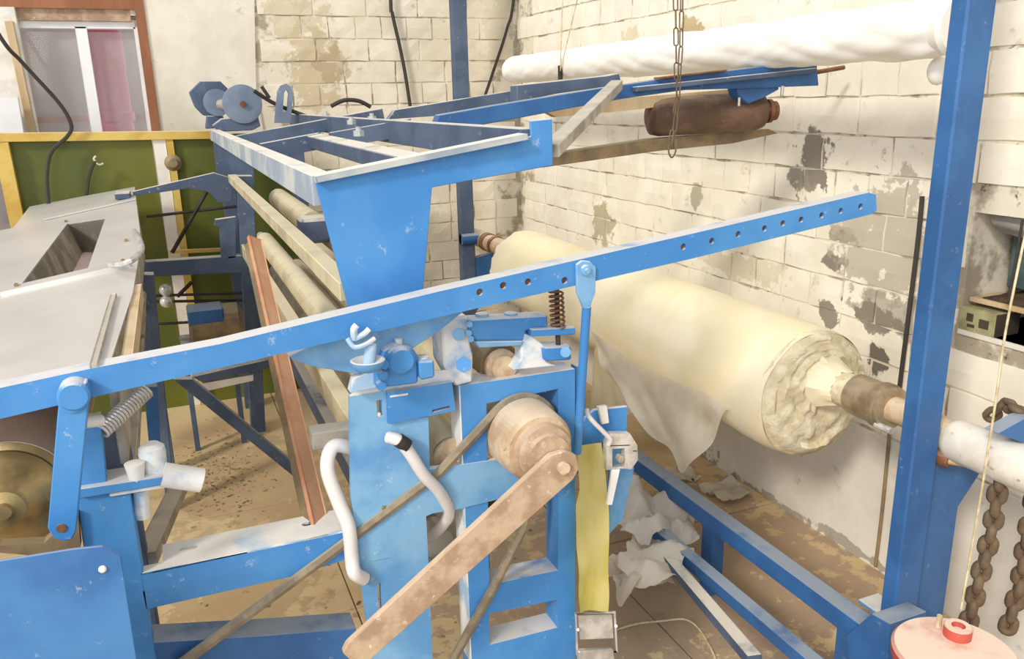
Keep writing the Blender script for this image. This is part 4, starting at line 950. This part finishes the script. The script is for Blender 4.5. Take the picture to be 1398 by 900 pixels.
# ================================================================ NICHE CONTENTS
nx = W+.14
def nbx(name, m, pts, x, dep, lab, cat):
    o = MB().prism([P(a_, b_, x=x) for a_, b_ in pts], (dep, 0, 0), .002).build(name, m); tag(o, lab, cat); return o
sf = MB().box((W+.17, (ny0+ny1)/2, nzb+.075), (.30, ny1-ny0-.01, .012)).build('shelf_board', 'raw_wood'); tag(sf, 'worn wooden board inside the wall niche', 'shelf')
sl = MB(); g = []
for i in range(25):
    col = []
    for j in range(9):
        col.append(sl.bm.verts.new((W+.03+.26*j/8, ny0+.02+(ny1-ny0-.05)*i/24, nzb+.083+.018*max(0, noise.noise(Vector((i*.5, j*.7, 2))+Vector((.3, .1, 0)))+.4)*(1 if 0 < i < 24 and 0 < j < 8 else 0))))
    g.append(col)
for i in range(24):
    for j in range(8): sl.bm.faces.new((g[i][j], g[i+1][j], g[i+1][j+1], g[i][j+1]))
bmesh.ops.recalc_face_normals(sl.bm, faces=sl.bm.faces[:])
so_ = sl.build('soil_heap', 'soil'); tag(so_, 'dark crumbly dirt spread on the niche board', 'dirt', kind='stuff')
tz = nzb+.1
o = MB().box((W+.17, ny1-.10, tz+.11), (.12, .14, .22), bev=.004).build('teal_box', 'teal'); tag(o, 'dark teal box standing at the left inside the niche', 'box')
sheet_o = sheet('plastic_film', [Vector((W+.12, ny1-.15, nzt-.06)), Vector((W+.10, ny1-.3, nzt-.03)), Vector((W+.09, ny0+.02, nzt-.03))], [Vector((W+.11, ny1-.17, tz)), Vector((W+.07, ny1-.3, tz)), Vector((W+.06, ny0+.02, tz))], 24, 14, 'film', .02, 5)
tag(sheet_o, 'crumpled grey plastic film hanging in the right of the niche', 'plastic')
sheet_o = sheet('plastic_film', [Vector((W+.03, ny1-.02, nzt-.005)), Vector((W+.03, ny0+.2, nzt-.005)), Vector((W+.03, ny0+.02, nzt-.005))], [Vector((W+.05, ny1-.04, nzt-.05)), Vector((W+.05, ny0+.2, nzt-.07)), Vector((W+.05, ny0+.02, nzt-.05))], 24, 6, 'film', .02, 6)
tag(sheet_o, 'strip of clear plastic film along the niche top', 'plastic')
ca, cb_ = P(1309, 448, x=W-.02), P(1358, 468, x=W-.02)
ct = thing('carton_box', 'small pale green carton with dark print on the niche sill', 'box', Vector((W+.04, (ca.y+cb_.y)/2, nzb)))
yc0, yc1 = P(1358, 440, x=W).y, P(1309, 430, x=W).y
MB().box((W+.045, (yc0+yc1)/2, nzb+.029), (.085, yc1-yc0, .058), bev=.001).build('carton_body', 'carton', ct)
MB().box((W+.045, yc0-.0006, nzb+.029), (.083, .001, .054), bev=0).build('carton_side', 'carton_dark', ct)
for dy, dz_, s1, s2 in ((.3, .6, .018, .02), (.7, .45, .026, .022), (.35, .25, .02, .008)):
    MB().box((W+.0022, yc1-(yc1-yc0)*dy, nzb+.058*dz_), (.0008, s1, s2), bev=0).build('printed_mark', 'carton_dark', ct)

# ================================================================ LITTER
def scrap(q, sx, sy, h, seed, lab, m='white_paper', rz=0., z=.003, group=None):
    c = P(*q, z=z); mb = MB(); g = []; n = 16; h *= .75
    for i in range(n+1):
        col = []
        for j in range(n+1):
            u, v = i/n-.5, j/n-.5; k = noise.noise(Vector((u*2.6, v*2.6, seed)))
            e = 1+.35*noise.noise(Vector((math.atan2(v, u)*1.5, seed, 0)))
            x, y = u*sx*e*1.1, v*sy*e*1.1
            zz = h*(.35+.8*k+.22*abs(noise.noise(Vector((u*6, v*6, seed+3)))))
            col.append(mb.bm.verts.new((c.x+x*math.cos(rz)-y*math.sin(rz), c.y+x*math.sin(rz)+y*math.cos(rz), max(.002, zz)+z-.003)))
        g.append(col)
    for i in range(n):
        for j in range(n): mb.bm.faces.new((g[i][j], g[i+1][j], g[i+1][j+1], g[i][j+1]))
    bmesh.ops.solidify(mb.bm, geom=mb.bm.faces[:], thickness=.0015)
    o = mb.build('paper_scrap', m, ang=.8); tag(o, lab, 'paper', group); return o
scrap((992, 674), .13, .12, .06, 1, 'crumpled beige paper scrap by the wall foot behind the rail', 'grey_paper')
scrap((930, 652), .10, .09, .05, 2, 'crumpled paper scrap just under the torn hanging sheet', 'grey_paper')
scrap((880, 716), .22, .18, .16, 4, 'large crumpled white paper below the ratchet buckle', 'white_paper', .4, .15)
scrap((893, 773), .17, .15, .10, 5, 'folded white paper piece in front of the loose steel bar', 'white_paper', .8, .14)
scrap((865, 795), .15, .13, .10, 6, 'crumpled white paper at the strap foot', 'grey_paper', .1, .10)
scrap((925, 725), .16, .09, .10, 9, 'torn white paper draped between the two lower rails', 'white_paper', 1.0, .14)
o = MB().tube(bez([P(836, 862, z=.003), P(870, 852, z=.004), P(905, 848, z=.003), P(935, 846, z=.006), P(955, 860, z=.003), P(975, 895, z=.003), P(985, 930, z=.003)]), .0028, 6).build('twine', 'twine'); tag(o, 'pale twine curling over the floor left of the lower rails', 'string')
mb = MB()
for k in range(520):
    q = (random.gauss(300, 32), random.gauss(650, 28)) if k < 420 else (random.uniform(250, 800), random.uniform(560, 880))
    c = P(*q, z=0)
    if not(-.5 < c.x < 1.5 and c.y < 4): continue
    s2 = random.uniform(.002, .007); mb.box(c+Vector((0, 0, s2*.25)), (s2*random.uniform(.6, 3), s2, s2*.5), Matrix.Rotation(random.uniform(0, 3), 3, 'Z'), 0)
o = mb.build('floor_debris', 'debris'); tag(o, 'scattered straw and dust crumbs on the floor under the machine', 'debris', kind='stuff')
